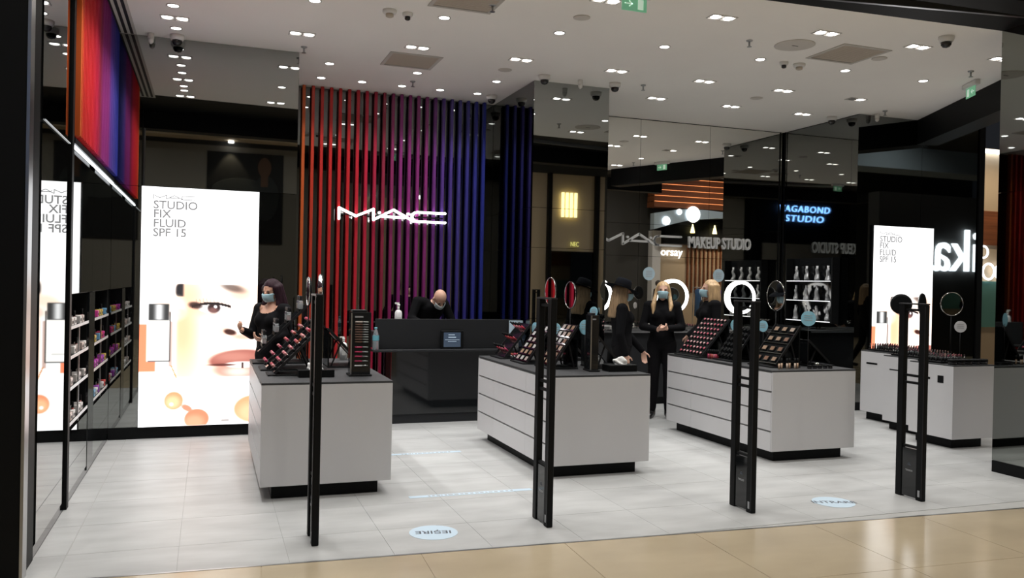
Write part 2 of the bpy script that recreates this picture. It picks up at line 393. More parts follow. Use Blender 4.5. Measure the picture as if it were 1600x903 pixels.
# ------------------------------------------------------------------ colour slat screens
ramp = [(0, (0.55, 0.10, 0.02)), (.06, (0.50, 0.02, 0.015)), (.25, (0.50, 0.012, 0.02)), (.36, (0.42, 0.008, 0.045)), (.44, (0.20, 0.012, 0.04)), (.52, (0.22, 0.018, 0.16)),
        (.68, (0.20, 0.018, 0.14)), (.74, (0.085, 0.028, 0.22)), (.86, (0.045, 0.035, 0.22)), (1, (0.02, 0.03, 0.26))]
def rampc(t):
    for (a, ca), (b, cb) in zip(ramp[:-1], ramp[1:]):
        if t <= b:
            k = (t-a)/(b-a); return tuple(ca[i]*(1-k)+cb[i]*k for i in range(3))
    return ramp[-1][1]
ss = thing('slat_screen', 'screen of vertical slats fading from orange through red to blue behind cash desk', 'screen', (1.043, 10.45, 0))
for i in range(22):
    c = rampc(i/21)
    m = mat('slat_%d' % i, c, 0.4)
    ob('slat', MB().box(-.0185, .0185, -.035, .035, 0.0, ZC-.004, .004), m, ss, (i*.1095, 0, 0))
ss2 = thing('slat_screen', 'row of coloured slats high on the left wall above the product niches', 'screen', (-.9, 6.47, 2.56))
for i in range(34):
    m = mat('slatl_%d' % i, rampc(i/33), 0.7, spec=0.15)
    ob('slat', MB().box(0.002, .045, -.014, .014, 0, ZC-2.565, .003), m, ss2, (0, .02+i*.0745, 0))

# ------------------------------------------------------------------ posters (lightboxes)
def smooth(a, b, x): t = np.clip((x-a)/(b-a), 0, 1); return t*t*(3-2*t)
def paint(U, V):
    asp = 1.10/2.365
    col = np.ones(U.shape+(3,))*np.array([1.0, 1.0, 1.0])
    def mix(mask, c): 
        nonlocal col
        col = col*(1-mask[..., None])+np.array(c)*mask[..., None]
    def ell(cu, cv, ru, rv, soft=.15, rot=0):
        du, dv = (U-cu)*asp, V-cv; c, s = math.cos(rot), math.sin(rot)
        a, b = du*c+dv*s, -du*s+dv*c
        d = np.sqrt((a/(ru*asp))**2+(b/rv)**2); return 1-smooth(1-soft, 1+soft, d)
    def rect(u0, u1, v0, v1, su=.006, sv=.003):
        return smooth(u0-su, u0+su, U)*(1-smooth(u1-su, u1+su, U))*smooth(v0-sv, v0+sv, V)*(1-smooth(v1-sv, v1+sv, V))
    face = rect(.30, 1.01, .402, .795, .03, .002)
    mix(face*.55, (1.0, .90, .82))
    mix(face*ell(.36, .60, .14, .20, .9)*.8, (.98, .66, .48))
    mix(face*ell(.42, .44, .12, .05, .9)*.6, (.95, .72, .58))
    mix(face*ell(.60, .75, .35, .06, .9)*.35, (1.0, .80, .66))
    mix(face*ell(.95, .46, .12, .08, .9)*.45, (.96, .80, .68))
    mix(face*ell(.83, .44, .10, .03, .8)*.5, (.80, .60, .50))
    mix(rect(.295, .36, .402, .455, .015, .002)*ell(.36, .43, .075, .034, .15), (.16, .15, .16))
    mix(face*ell(.78, .415, .105, .016, .6, .25)*.75, (.30, .24, .22))
    # eye
    mix(ell(.60, .505, .16, .034, .6)*.45, (.85, .62, .52))
    mix(ell(.615, .503, .125, .021, .12), (.97, .96, .95))
    mix(ell(.622, .502, .055, .021, .2), (.20, .14, .14)); mix(ell(.615, .512, .04, .012, .6)*.7, (.55, .38, .36)); mix(ell(.635, .497, .014, .006, .3), (1, 1, 1))
    lid = (np.abs(V-(.483+.9*(U-.60)**2*.55)) < .0055)*(U > .43)*(U < .77)
    mix(lid*1.0, (.14, .10, .10)); mix(ell(.462, .492, .06, .014, .4, .15)*.9, (.20, .14, .13))
    for k in range(9):
        u0 = .47+k*.03; mix((np.abs(U-u0-(V-.47)*.25) < .0035)*(V > .462+.001*(k-4)**2*.3)*(V < .482)*.35, (.35, .3, .3))
    # finger holding the bottle
    mix(ell(.25, .50, .13, .045, .35, -.25), (.98, .88, .80)); mix(ell(.19, .535, .055, .012, .4, -.3), (.90, .48, .34)); mix(ell(.32, .525, .05, .018, .5, -.5)*.7, (.80, .50, .38))
    mix(ell(.265, .53, .11, .03, .5, -.2)*.5, (1, 1, .98))
    # nose, nostril
    mix(face*ell(.70, .60, .05, .028, .5)*.55, (.93, .72, .60)); mix(face*ell(.765, .605, .055, .0125, .35, .22), (.25, .14, .12)); mix(face*ell(.88, .625, .10, .012, .6)*.6, (.85, .52, .42))
    # lips
    mix(face*ell(.86, .725, .275, .045, .12, -.05)*(V < .742), (.62, .37, .33)); mix(face*ell(.80, .71, .17, .02, .7)*.5, (.80, .58, .52))
    mix(face*ell(.90, .765, .275, .042, .2)*(V > .745), (.86, .58, .52)); mix(face*ell(.84, .775, .10, .018, .7)*.75, (.98, .86, .82))
    mix(face*ell(.88, .745, .16, .013, .15), (.99, .98, .96)); mix((np.abs(U-.88) < .008)*(np.abs(V-.747) < .013)*.9, (.25, .15, .14)); mix(face*ell(.70, .745, .12, .005, .4), (.35, .18, .16))
    # swatch and bottle
    mix(rect(-.02, .135, .572, .77), (.96, .52, .38)); mix(rect(.245, .275, .56, .75, .004)*.5, (.55, .32, .24))
    mix(rect(.06, .25, .555, .728), (.99, .98, .96)); mix(rect(.248, .258, .52, .728, .003), (.22, .2, .2)); mix(rect(.07, .25, .724, .729), (.3, .3, .3))
    mix(rect(.073, .243, .487, .556), (.22, .22, .22)); mix(rect(.13, .19, .49, .553, .03), (.85, .85, .85)); mix(rect(.105, .205, .692, .696)*.5, (.4, .4, .4))
    mix((np.abs(U-(.27+(V-.75)*.9)) < .006)*(V > .745)*(V < .797)*.8, (.80, .52, .3))
    # drops
    mix(ell(.293, .893, .079, .0375, .08), (.93, .58, .42)); mix(ell(.285, .900, .06, .026, .5)*.7, (1, .80, .62)); mix(ell(.275, .908, .016, .007, .4), (1, 1, .97))
    mix(ell(.405, .925, .05, .012, .3, .5), (.85, .52, .42)); mix(ell(.49, .972, .105, .042, .08)*(V < .997), (.86, .50, .38)); mix(ell(.47, .985, .08, .028, .5)*.6, (.97, .68, .55))
    mix(ell(.62, .91, .05, .012, .4, -.7)*.7, (.97, .72, .68)); mix(ell(.98, .935, .17, .058, .08), (.94, .60, .44)); mix(ell(.95, .95, .10, .04, .6)*.6, (1, .78, .62))
    mix(rect(.70, .77, .978, .986)*.7, (.4, .35, .33))
    return np.clip(col, 0, 1)
NU, NV = 150, 320
uu, vv = np.meshgrid(np.linspace(0, 1, NU), np.linspace(0, 1, NV))
pc = paint(uu, vv)
pw, ph = 1.10, 2.362
pv = np.stack([(uu-.5)*pw, np.zeros_like(uu), (1-vv)*ph], -1).reshape(-1, 3)
ii = np.arange((NV-1)*NU).reshape(NV-1, NU)[:, :-1].ravel()
pf = np.stack([ii, ii+NU, ii+NU+1, ii+1], 1)
pm = bpy.data.meshes.new('print'); pm.from_pydata(pv.tolist(), [], pf.tolist())
at = pm.color_attributes.new('print', 'FLOAT_COLOR', 'POINT')
at.data.foreach_set('color', np.concatenate([pc.reshape(-1, 3)**2.3, np.ones((NU*NV, 1))], 1).astype(np.float32).ravel())
m = bpy.data.materials.new('poster_print'); m.use_nodes = True; nt = m.node_tree; b = nt.nodes['Principled BSDF']
an = nt.nodes.new('ShaderNodeAttribute'); an.attribute_name = 'print'
nt.links.new(an.outputs['Color'], b.inputs['Emission Color']); b.inputs['Emission Strength'].default_value = 1.75; b.inputs['Base Color'].default_value = (.03, .03, .03, 1); b.inputs['Roughness'].default_value = .5
pm.materials.append(m)
LOGO = [[(1.482, 2.35), (1.48, 2.483), (1.688, 2.391), (1.903, 2.486), (1.905, 2.354), (2.156, 2.489), (2.416, 2.357)], [(2.009, 2.401), (2.298, 2.397)],
        [(2.822, 2.473), (2.463, 2.473), (2.425, 2.465), (2.402, 2.446), (2.391, 2.419), (2.398, 2.390), (2.420, 2.367), (2.456, 2.357), (2.824, 2.356)]]
LDOTS = [(1.978, 2.445), (2.341, 2.445)]
def logo(mb, x, z, w, stroke, y0, y1, zs=1.0, mirrored=False):
    k = w/1.342
    f = lambda p: (x+(p[0]-1.482)*k, z+(p[1]-2.35)*k*zs)
    for s in LOGO: mb.stroke([f(p) for p in s], stroke, y0, y1)
    for p in LDOTS:
        q = f(p); mb.lathe([(stroke*.62, y0), (stroke*.62, y1)], 12, (q[0], 0, q[1]), 'y', False)
    return mb
def poster(loc, label, sx):
    t = thing('poster', label, 'poster', loc)
    ob('lightbox', MB().box(-.55*sx-.006, .55*sx+.006, .004, .036, -.006, ph+.006), 'black', t)
    o = ob('printed_face', pm, None, t); o.scale = (sx, 1, 1)
    mb = logo(MB(), (.096-.5)*pw*sx, ph*(1-.050), .345*pw*sx, .007, -.003, -.001)
    ob('logo_print', mb, 'poster_text', t)
    for s, v in (('STUDIO', .090), ('FIX', .127), ('FLUID', .166), ('SPF 15', .205)):
        me = text_mesh(s, .112, .002, 1.02*sx, .0016)
        ob('lettering', me, 'poster_text', t, ((.096-.5)*pw*sx, -.002, ph*(1-v)), (PI/2, 0, 0))
    return t
poster((-.083, 8.934, .117), 'tall backlit cosmetics poster of a face and foundation bottle beside the left niches', 1.0)
poster((8.885, 8.914, .117), 'backlit cosmetics poster of a face behind the stepped right display tables', .945)

# ------------------------------------------------------------------ illuminated sign on slats
sg = thing('illuminated_sign', 'white lit brand lettering mounted on the coloured slats', 'sign', (0, 0, 0))
ob('letters', logo(MB(), 1.482, 2.352, 1.342, .029, 10.365, 10.395), 'sign_white', sg)
ob('sign_rail', MB().box(1.5, 2.8, 10.397, 10.412, 2.405, 2.42), 'black', sg)

# ------------------------------------------------------------------ wall lettering right
sg = thing('wall_lettering', 'grey raised lettering reading MAKEUP STUDIO with logo on the mirror wall', 'sign', (0, 0, 0))
ob('logo_letters', logo(MB(), 5.0, 2.18, 1.36, .03, 10.482, 10.498, 1.1), 'letter_grey', sg)
me = text_mesh('MAKEUP STUDIO', .225, .016, .60, .006)
xs = [v.co.x for v in me.vertices]; k = 1.06/(max(xs)-min(xs))
for v in me.vertices: v.co.x = (v.co.x-min(xs))*k
ob('word_letters', me, 'letter_grey', sg, (6.487, 10.488, 2.173), (PI/2, 0, 0))

# ------------------------------------------------------------------ ceiling fixtures
trim1 = MB().lathe([(.058, 0), (.058, -.006), (.047, -.006), (.044, .002), (.044, .012)], 24, cap=False).mesh('trim'); trim1.materials.append(MATS['lamp_trim'])
lamp1 = MB().lathe([(.043, -.001), (.043, .003)], 20).mesh('lamp'); lamp1.materials.append(MATS['lamp_face'])
lampoff = MB().lathe([(.043, -.001), (.043, .003)], 20).mesh('lamp'); lampoff.materials.append(MATS['lamp_off'])
frame2 = MB()
for bx in ((-.125, .125, -.062, -.052), (-.125, .125, .052, .062), (-.125, -.113, -.052, .052), (.113, .125, -.052, .052), (-.008, .008, -.052, .052)):
    frame2.box(bx[0], bx[1], bx[2], bx[3], -.007, -.0005)
frame2 = frame2.mesh('frame'); frame2.materials.append(MATS['lamp_trim'])
sp = bpy.data.lights.new('downlight', 'SPOT'); sp.energy = SPOT_W; sp.spot_size = 2.0; sp.spot_blend = .9; sp.shadow_soft_size = .04; sp.color = (1, .985, .96)
def lampat(parent, x, y, on=True, tilt=0):
    ob('lamp', lamp1 if on else lampoff, None, parent, (x, y, -.004))
    if on:
        l = bpy.data.objects.new('lamp_light', sp); C.objects.link(l); l.parent = parent; l.location = (x, y, -.03); l.rotation_euler = (tilt, 0, 0)
def single(x, y, label, tilt=0):
    t = thing('downlight', label, 'downlight', (x, y, ZC), 0, 'round recessed ceiling downlights')
    ob('trim', trim1, None, t); lampat(t, 0, 0, True, tilt)
def pair(x, y, label, off=None):
    t = thing('twin_downlight', label, 'downlight', (x, y, ZC), 0, 'twin recessed ceiling downlights')
    ob('frame', frame2, None, t)
    for k, s in enumerate((-1, 1)): lampat(t, s*.064, 0, off != k)
cols = [.80, 1.93, 3.045, 4.165, 5.285, 6.37, 7.45]
for i, x in enumerate(cols):
    pair(x, 6.275, 'twin downlight in the row nearest the entrance, %s column counted from the poster wall side' % ORD[i])
    single(x, 7.255, 'single downlight of the second ceiling row from the entrance, %s column from left' % ORD[i])
    if x < 9: pair(x, 8.285, 'twin downlight of the third ceiling row from the entrance, %s column from left' % ORD[i], 0 if i == 6 else None)
for i, x in enumerate((1.193, 2.17, 3.115)): single(x, 9.29, 'single downlight over the cash desk, %s from the left' % ORD[i])
for i, x in enumerate((5.23, 6.325, 7.453)): pair(x, 9.28, 'twin downlight in front of the make-up mirrors, %s from the left' % ORD[i])
for i, x in enumerate((1.189, 1.666, 2.146, 2.62, 3.10)): single(x, 9.98, 'single downlight close to the coloured slats, %s from the left' % ORD[i], -.12)
for i, y in enumerate((8.585, 7.88, 7.52, 6.8, 6.54)): single(-.335, y, 'single downlight in the line beside the left wall, %s from the poster' % ORD[i])
for i, y in enumerate((8.255, 7.155, 6.18)): pair(-.335, y, 'twin downlight in the line beside the left wall, %s from the poster' % ORD[i])
def vent(x, y, sx, sy, label):
    t = thing('ceiling_vent', label, 'vent', (x, y, ZC), 0, 'square ceiling vents')
    fr = MB(); w = .035
    for bx in ((-sx, sx, -sy, -sy+w), (-sx, sx, sy-w, sy), (-sx, -sx+w, -sy+w, sy-w), (sx-w, sx, -sy+w, sy-w)): fr.box(*bx, -.008, -.0005)
    ob('frame', fr, 'grille_frame', t)
    ob('backing', MB().box(-sx+w, sx-w, -sy+w, sy-w, -.002, -.0006), 'grille_back', t)
    n = int((2*sy-2*w)/.026)
    sm = MB().bar((-sx+w, 0, -.006), (sx-w, 0, -.006), .018, .004).mesh('slat'); sm.materials.append(MATS['grille'])
    for k in range(n): ob('slat', sm, None, t, (0, -sy+w+.013+.026*k, 0), )
vent(1.99, 6.79, .28, .20, 'beige ceiling vent cut by the top picture edge'); vent(1.99, 8.81, .28, .28, 'beige square ceiling vent above the cash desk approach'); vent(5.95, 6.745, .29, .28, 'beige square ceiling vent near the entrance on the right')
lin = thing('slot_diffuser', 'long slotted air diffuser along the ceiling beside the left wall', 'diffuser', (-.80, 0, ZC))
ob('plate', MB().box(-.095, .095, 5.9, 8.965, -.004, -.0005), 'grille_frame', lin)
for k in (-.055, 0, .055): ob('slot', MB().box(k-.014, k+.014, 5.95, 8.95, -.0055, -.004), 'charcoal', lin)
def roundcover(x, y, r, label, n='speaker_grille'):
    t = thing(n, label, 'speaker', (x, y, ZC)); ob('cover', MB().lathe([(r, -.0005), (r, -.006), (r-.01, -.009), (0.001, -.009)], 32), 'ivory', t)
    return t
t = roundcover(5.27, 6.70, .19, 'large round ivory ceiling access cover beside the right vent', 'access_cover'); t['category'] = 'cover'
ob('slot', MB().box(-.03, .04, -.006, .006, -.0105, -.009), 'charcoal', t)
for x, y, s in ((3.046, 6.76, 'near the entrance above the middle island'), (6.325, 8.743, 'far back on the right'), (6.341, 6.74, 'beside the right vent'), (3.03, 8.75, 'in front of the mirrored pillar')): roundcover(x, y, .075, 'small round ceiling speaker grille '+s)
for i, (x, y, s) in enumerate(((.864, 8.737, 'beside the poster wall'), (2.215, 9.706, 'above the cash desk'), (4.788, 6.748, 'above the aisle between middle and right island'), (4.745, 8.742, 'right of the mirrored pillar'), (7.569, 6.739, 'beside the green exit sign'), (8.263, 8.661, 'above the right poster'), (2.215, 6.75, 'near the vent at the top picture edge'))):
    t = thing('sprinkler', 'small hanging sprinkler head '+s, 'sprinkler', (x, y, ZC), 0, 'ceiling sprinklers')
    ob('rose', MB().lathe([(.032, 0), (.028, -.01), (.012, -.014)], 16), 'steel', t); ob('stem', MB().lathe([(.009, -.012), (.009, -.06)], 10), 'steel', t); ob('deflector', MB().lathe([(.022, -.060), (.022, -.064)], 14), 'steel', t)
for i, (x, y, s) in enumerate(((-.334, 8.837, 'in front of the left poster wall'), (3.524, 8.805, 'at the left corner of the mirrored pillar'), (3.30, 10.02, 'beside the blue end of the slats'), (4.405, 8.796, 'at the right corner of the mirrored pillar'), (7.93, 9.27, 'beside the dark right side wall'), (6.351, 5.93, 'near the right entrance pillar'))):
    t = thing('dome_camera', 'white dome security camera with black lens '+s, 'camera', (x, y, ZC), 0, 'dome security cameras')
    ob('housing', MB().lathe([(.068, 0), (.068, -.03), (.055, -.052)], 24), 'plastic_white', t); ob('dome', MB().lathe([(.048, -.052), (.045, -.075), (.030, -.095), (.002, -.104)], 20), 'smoked', t)
for x, y, s in ((-.572, 8.874, 'left of the camera by the poster wall'), (3.977, 8.825, 'before the middle of the mirrored pillar'), (8.33, 8.87, 'above the right poster')):
    t = thing('motion_sensor', 'small white ceiling motion sensor '+s, 'sensor', (x, y, ZC), 0, 'motion sensors')
    ob('body', MB().lathe([(.03, 0), (.03, -.05)], 16), 'plastic_white', t); ob('lens', MB().lathe([(.028, -.05), (.024, -.085), (.01, -.1), (.001, -.102)], 16), 'plastic_white', t)
for x, y, r, s in ((1.438, 7.252, .062, 'larger white smoke detector at the upper left'), (1.60, 7.265, .045, 'smaller white smoke detector at the upper left'), (5.764, 7.246, .062, 'larger white smoke detector by the right vent'), (5.573, 7.249, .045, 'smaller white smoke detector by the right vent')):
    t = thing('smoke_detector', s, 'detector', (x, y, ZC), 0, 'smoke detectors')
    ob('base', MB().lathe([(r, 0), (r, -.02), (r*.85, -.032)], 24), 'plastic_white', t); ob('sensor', MB().lathe([(r*.55, -.032), (r*.55, -.055), (r*.35, -.062)], 20), 'grille' if r > .05 else 'smoked', t)
def exit_sign(x, y, rz, label):
    t = thing('exit_sign', label, 'sign', (x, y, ZC), rz)
    ob('housing', MB().box(-.16, .16, -.03, .03, -.055, -.001, .006), 'plastic_white', t)
    p = ob('plate', MB().box(-.11, .11, -.004, .004, -.165, -.056), 'exit_green', t)
    mb = MB()
    for f in (-1, 1):
        y0, y1 = (f*.0042, f*.0055) if f > 0 else (-.0055, -.0042)
        mb.box(.03, .08, y0, y1, -.15, -.07); mb.stroke([(-.085, -.11), (-.02, -.11), (-.045, -.09)], .010, y0, y1); mb.stroke([(-.02, -.11), (-.045, -.13)], .010, y0, y1)
    ob('pictogram', mb, 'exit_print', p)
exit_sign(3.15, 5.98, .0, 'green emergency exit sign cut by the top picture edge')
exit_sign(7.98, 7.10, 1.14, 'green emergency exit sign beside the slanting black bulkhead')

# ------------------------------------------------------------------ display islands
T, ZB, IW, ID = .8515, .1045, .9475, 1.877
ISL = [(.365, 6.22), (2.619, 6.329), (4.873, 6.395)]
def island(x, y, label):
    t = thing('display_island', label, 'display island', (x, y, 0), 0, 'white display islands')
    ob('plinth', MB().box(.085, IW-.085, .085, ID-.085, 0, ZB), 'black', t)
    ob('carcass', MB().box(.016, IW-.016, .016, ID-.016, ZB, T-.016), 'seam', t)
    ob('front_panel', MB().box(0, IW, 0, .0155, ZB, T-.0165, .002), 'white_lam', t)
    ob('back_panel', MB().box(0, IW, ID-.0155, ID, ZB, T-.0165, .002), 'white_lam', t)
    ob('counter_top', MB().box(0, IW, 0, ID, T-.016, T, .002), 'counter_top', t)
    hh = (T-.016-ZB)/4
    ys = [.0165, ID*.27, ID*.73, ID-.0165]
    for side in (0, 1):
        for r in range(4):
            for c in range(3):
                gap = .0075
                z0 = ZB+r*hh+(gap if r else 0); z1 = ZB+(r+1)*hh-gap-.001
                xx = (0, .0155) if side == 0 else (IW-.0155, IW)
                ob('drawer_front', MB().box(xx[0], xx[1], ys[c]+.0008, ys[c+1]-.0008, z0, z1), 'white_lam', t)
    return t
island(*ISL[0], 'white display island with tilted bottle and lipstick racks nearest the left poster')
island(*ISL[1], 'white display island in the middle with stepped palette racks and tissue tray')
island(*ISL[2], 'white display island with pink lip colour rack in front of the make-up studio')

# stepped right table made of three staggered cabinets
UN = [(7.12, 6.46, .57, 'nearest and leftmost'), (7.40, 7.035, .66, 'middle'), (7.70, 7.70, .68, 'farthest')]
for k, (x, y, d, s) in enumerate(UN):
    t = thing('display_cabinet', '%s of three staggered white display cabinets by the right poster' % s, 'display cabinet', (x, y, 0), 0, 'staggered white cabinets')
    w = .56
    ob('plinth', MB().box(.09, w-.06, .09, d-.02, 0, ZB), 'black', t)
    ob('body', MB().box(0, w, 0, d-.004, ZB, .848, .002), 'white_lam', t)
    ob('counter_top', MB().box(0, w, 0, d-.004, .848, .86, .002), 'counter_top', t)
    if k == 0:
        ob('slot', MB().box(-.002, .01, .29, .47, .69, .713), 'black', t); ob('square_slot', MB().box(-.002, .01, .12, .195, .667, .742), 'black', t)
    elif k == 1: ob('slot', MB().box(-.002, .01, .40, .56, .695, .708), 'black', t); ob('slot', MB().box(-.002, .01, .03, .06, .70, .77), 'black', t)
    else: ob('slot', MB().box(-.002, .01, .40, .58, .695, .718), 'black', t)

# ------------------------------------------------------------------ security gates
gp = None
GX = [(.604, 5.105, 'at the left, in front of the first island'), (2.111, 5.07, 'in front of the middle island'), (3.645, 4.995, 'in front of the third island'), (5.132, 4.92, 'at the right, before the staggered cabinets')]
for i, (x, y, s) in enumerate(GX):
    lab = 'black security gate frame '+s
    if gp is None:
        t = thing('security_gate', lab, 'security gate', (x, y, 0), 0, 'security gates'); gp = t
        ob('post', MB().box(0, .042, 0, .062, 0, 1.50, .004), 'black', t); ob('post', MB().box(0, .042, .205, .265, 0, 1.50, .004), 'black', t)
        p = ob('base_panel', MB().box(.008, .034, .063, .204, .012, .385), 'black_gloss', t)
        mb = MB().box(.0072, .0078, .10, .17, .215, .219).box(.0072, .0078, .10, .165, .208, .211); ob('print_line', mb, 'print_grey', p)
        ob('emblem', MB().box(.0068, .0078, .118, .15, .252, .262).box(.0068, .0078, .124, .144, .266, .272), 'print_dark', p)
        ob('foot_badge', MB().box(-.001, 0, .02, .04, .03, .08), 'print_grey', t)
        for z in (.40, .895, .95, 1.46): ob('crossbar', MB().box(.01, .032, .063, .204, z-.009, z+.009), 'black', t)
        ob('top_cap', MB().box(-.001, .043, -.001, .266, 1.50, 1.512, .002), 'dark_metal', t)
        ob('edge_trim', MB().box(-.002, 0, .0, .006, .02, 1.49), 'dark_metal', t)
    else: dup(gp, (x, y, 0), 0, lab)

# ------------------------------------------------------------------ products
MESH = {}
def pmesh(key, fn, m):
    if key not in MESH:
        me = fn().mesh(key); me.materials.append(MATS[m]); MESH[key] = me
    return MESH[key]
def setmat(o, m):
    o.material_slots[0].link = 'OBJECT'; o.material_slots[0].material = m
def prod(kind, loc, rot, label, group, colour=None, parent=None):
    def root(name, me, cat):
        o = ob(name, me, None, None, loc, rot); tag(o, label, cat, group); return o
    if kind == 'lipstick':
        o = root('lipstick', pmesh('lip_tube', lambda: MB().lathe([(.0095, 0), (.0095, .035), (.0075, .036), (.0075, .046)], 12), 'smoked'), 'lipstick')
        b = ob('bullet', pmesh('lip_bullet', lambda: MB().lathe([(.0062, .046), (.0062, .060), (.004, .067), (.001, .069)], 12), 'print_red'), None, o)
        if colour: setmat(b, cmat(colour))
    elif kind == 'capped':
        o = root('lipstick', pmesh('cap_tube', lambda: MB().lathe([(.012, 0), (.012, .03)], 12), 'black'), 'lipstick')
        b = ob('colour_cap', pmesh('cap_col', lambda: MB().lathe([(.0115, .03), (.0115, .052), (.009, .055)], 12), 'print_red'), None, o)
        if colour: setmat(b, cmat(colour))
        ob('ring', pmesh('cap_ring', lambda: MB().lathe([(.0122, .028), (.0122, .032)], 12), 'chrome'), None, o)
    elif kind == 'bottle':
        o = root('foundation_bottle', pmesh('fb_body', lambda: MB().box(-.019, .019, -.019, .019, 0, .075, .004), 'glass'), 'bottle')
        b = ob('liquid', pmesh('fb_liq', lambda: MB().box(-.016, .016, -.016, .016, .004, .05, .003), 'product_white'), None, o)
        if colour: setmat(b, cmat(colour))
        ob('cap', pmesh('fb_cap', lambda: MB().lathe([(.015, .075), (.015, .115), (.013, .118)], 14), 'smoked'), None, o)
    elif kind == 'compact':
        o = root('compact', pmesh('cp_body', lambda: MB().box(-.026, .026, -.034, .034, 0, .011, .003), 'black'), 'compact')
        colour = tuple(.55*c for c in colour) if colour else None
        b = ob('powder_pan', pmesh('cp_pan', lambda: MB().box(-.02, .02, -.028, .028, .011, .0125), 'product_white'), None, o)
        if colour: setmat(b, cmat(colour))
        ob('rim', pmesh('cp_rim', lambda: MB().box(-.026, -.022, -.034, .034, .0111, .014), 'chrome'), None, o)
    elif kind == 'pot':
        o = root('lip_colour_pot', pmesh('pt_body', lambda: MB().lathe([(.014, 0), (.016, .014)], 14), 'black'), 'pot')
        b = ob('colour_fill', pmesh('pt_fill', lambda: MB().lathe([(.0135, .0142), (.012, .020), (.006, .022)], 14), 'print_red'), None, o)
        if colour: setmat(b, cmat(colour))
    elif kind == 'jar':
        o = root('jar', pmesh('jr_body', lambda: MB().lathe([(.02, 0), (.021, .018)], 16), 'smoked'), 'jar')
        ob('lid', pmesh('jr_lid', lambda: MB().lathe([(.0215, .018), (.0215, .03), (.019, .033)], 16), 'black'), None, o)
    elif kind == 'tube':
        o = root('gloss_tube', pmesh('tb_body', lambda: MB().lathe([(.0085, 0), (.0085, .055)], 10), 'product_white'), 'gloss')
        if colour: setmat(o, cmat(colour))
        ob('cap', pmesh('tb_cap', lambda: MB().lathe([(.009, .055), (.0085, .10)], 10), 'black'), None, o)
    elif kind == 'box':
        o = root('product_box', pmesh('bx_body', lambda: MB().box(-.03, .03, -.045, .045, 0, .055, .002), 'product_white'), 'box')
        if colour: setmat(o, cmat(colour))
        ob('label_band', pmesh('bx_lab', lambda: MB().box(.0301, .0308, -.03, .03, .015, .035), 'charcoal'), None, o)
    return o
PINKS = [(.55, .08, .14), (.50, .03, .06), (.60, .18, .22), (.42, .04, .10), (.62, .26, .26), (.48, .10, .08), (.35, .03, .05)]
NUDES = [(.60, .42, .30), (.50, .33, .22), (.38, .22, .13), (.66, .52, .42), (.30, .15, .09)]
PALE = [(.72, .70, .68), (.66, .62, .60), (.62, .50, .46)]
def rack(xl, xh, y0, y1, zl, zh, where, rows, cols, kind, pal, what, upright=False, steps=False, dirx=1):
    """tilted tester rack: low edge at xl, high edge at xh; where = words that single the rack out"""
    t = thing('tester_rack', 'black tilted tester rack '+where, 'rack', (0, 0, 0))
    sx = 1 if xh > xl else -1
    p0, p1 = Vector((xl, 0, zl)), Vector((xh, 0, zh)); d = (p1-p0); L = d.length; d.normalize(); n = Vector((-d.z*sx, 0, abs(d.x))).normalized()
    yc, yw = (y0+y1)/2, (y1-y0)
    pt = MB(); a0 = p0; a1 = p1
    def slab(mb, q0, q1, ya, yb, th, off):
        v = [q0+n*off, q1+n*off, q1+n*(off+th), q0+n*(off+th)]
        vs = [(p.x, ya, p.z) for p in v]+[(p.x, yb, p.z) for p in v]
        mb.add(vs, [(0, 1, 2, 3), (7, 6, 5, 4), (0, 4, 5, 1), (1, 5, 6, 2), (2, 6, 7, 3), (3, 7, 4, 0)]); return mb
    ob('panel', slab(MB(), p0, p1, y0+.008, y1-.008, .006, -.008), 'black_gloss', t)
    ob('side_rail', slab(MB(), p0, p1, y0, y0+.008, .022, -.012), 'dark_metal', t)
    ob('side_rail', slab(MB(), p0, p1, y1-.008, y1, .022, -.012), 'dark_metal', t)
    ob('base_plate', MB().box(min(xl-.05*sx, xh), max(xl-.05*sx, xh), y0-.005, y1+.005, T+.0002, T+.012, .002), 'black', t)
    ob('nameplate', MB().box(min(xl-.035*sx, xl-.005*sx), max(xl-.035*sx, xl-.005*sx), y0+.05, y1-.05, T+.0122, T+.0135), 'charcoal', t)
    mid = p0+d*(L*.62)
    ob('support', MB().bar((mid.x, y0+.02, mid.z-.008), (xh-.03*sx, y0+.02, T+.012), .012, .012, (0, 1, 0)), 'dark_metal', t)
    ob('support', MB().bar((mid.x, y1-.02, mid.z-.008), (xh-.03*sx, y1-.02, T+.012), .012, .012, (0, 1, 0)), 'dark_metal', t)
    top = p0+d*(L*.97)
    ob('back_plate', MB().box(min(xh-.012*sx, xh), max(xh-.012*sx, xh), y0+.01, y1-.01, T+.012, top.z-.012), 'black_gloss', t)
    ang = -math.atan2(d.z, d.x*sx)*sx
    for r in range(rows):
        s = L*(r+.5)/rows
        base = p0+d*s
        if steps: ob('step', slab(MB(), base-d*(L/rows*.47), base-d*(L/rows*.40), y0+.009, y1-.009, .012, -.001), 'chrome', t)
        for c in range(cols):
            yy = y0+.012+(yw-.024)*(c+.5)/cols
            if rows > 1 and cols > 1: lab = '%s, %s from front in %s row up, rack %s' % (what, ORD[c], ORD[r], where)
            elif cols > 1: lab = '%s, %s from front, rack %s' % (what, ORD[c], where)
            else: lab = '%s, %s from bottom, rack %s' % (what, ORD[r], where)
            q = base+n*.0002
            if upright:
                q = base+Vector((0, 0, .0215)); ob('bottle_step', MB().box(q.x-.02, q.x+.02, yy-.02, yy+.02, base.z-.006, q.z-.0003), 'black', t)
            prod(kind, (q.x, yy, q.z), (0, 0, 0) if upright else (0, ang, 0), lab, what+' testers on rack '+where, random.choice(pal))
    return t
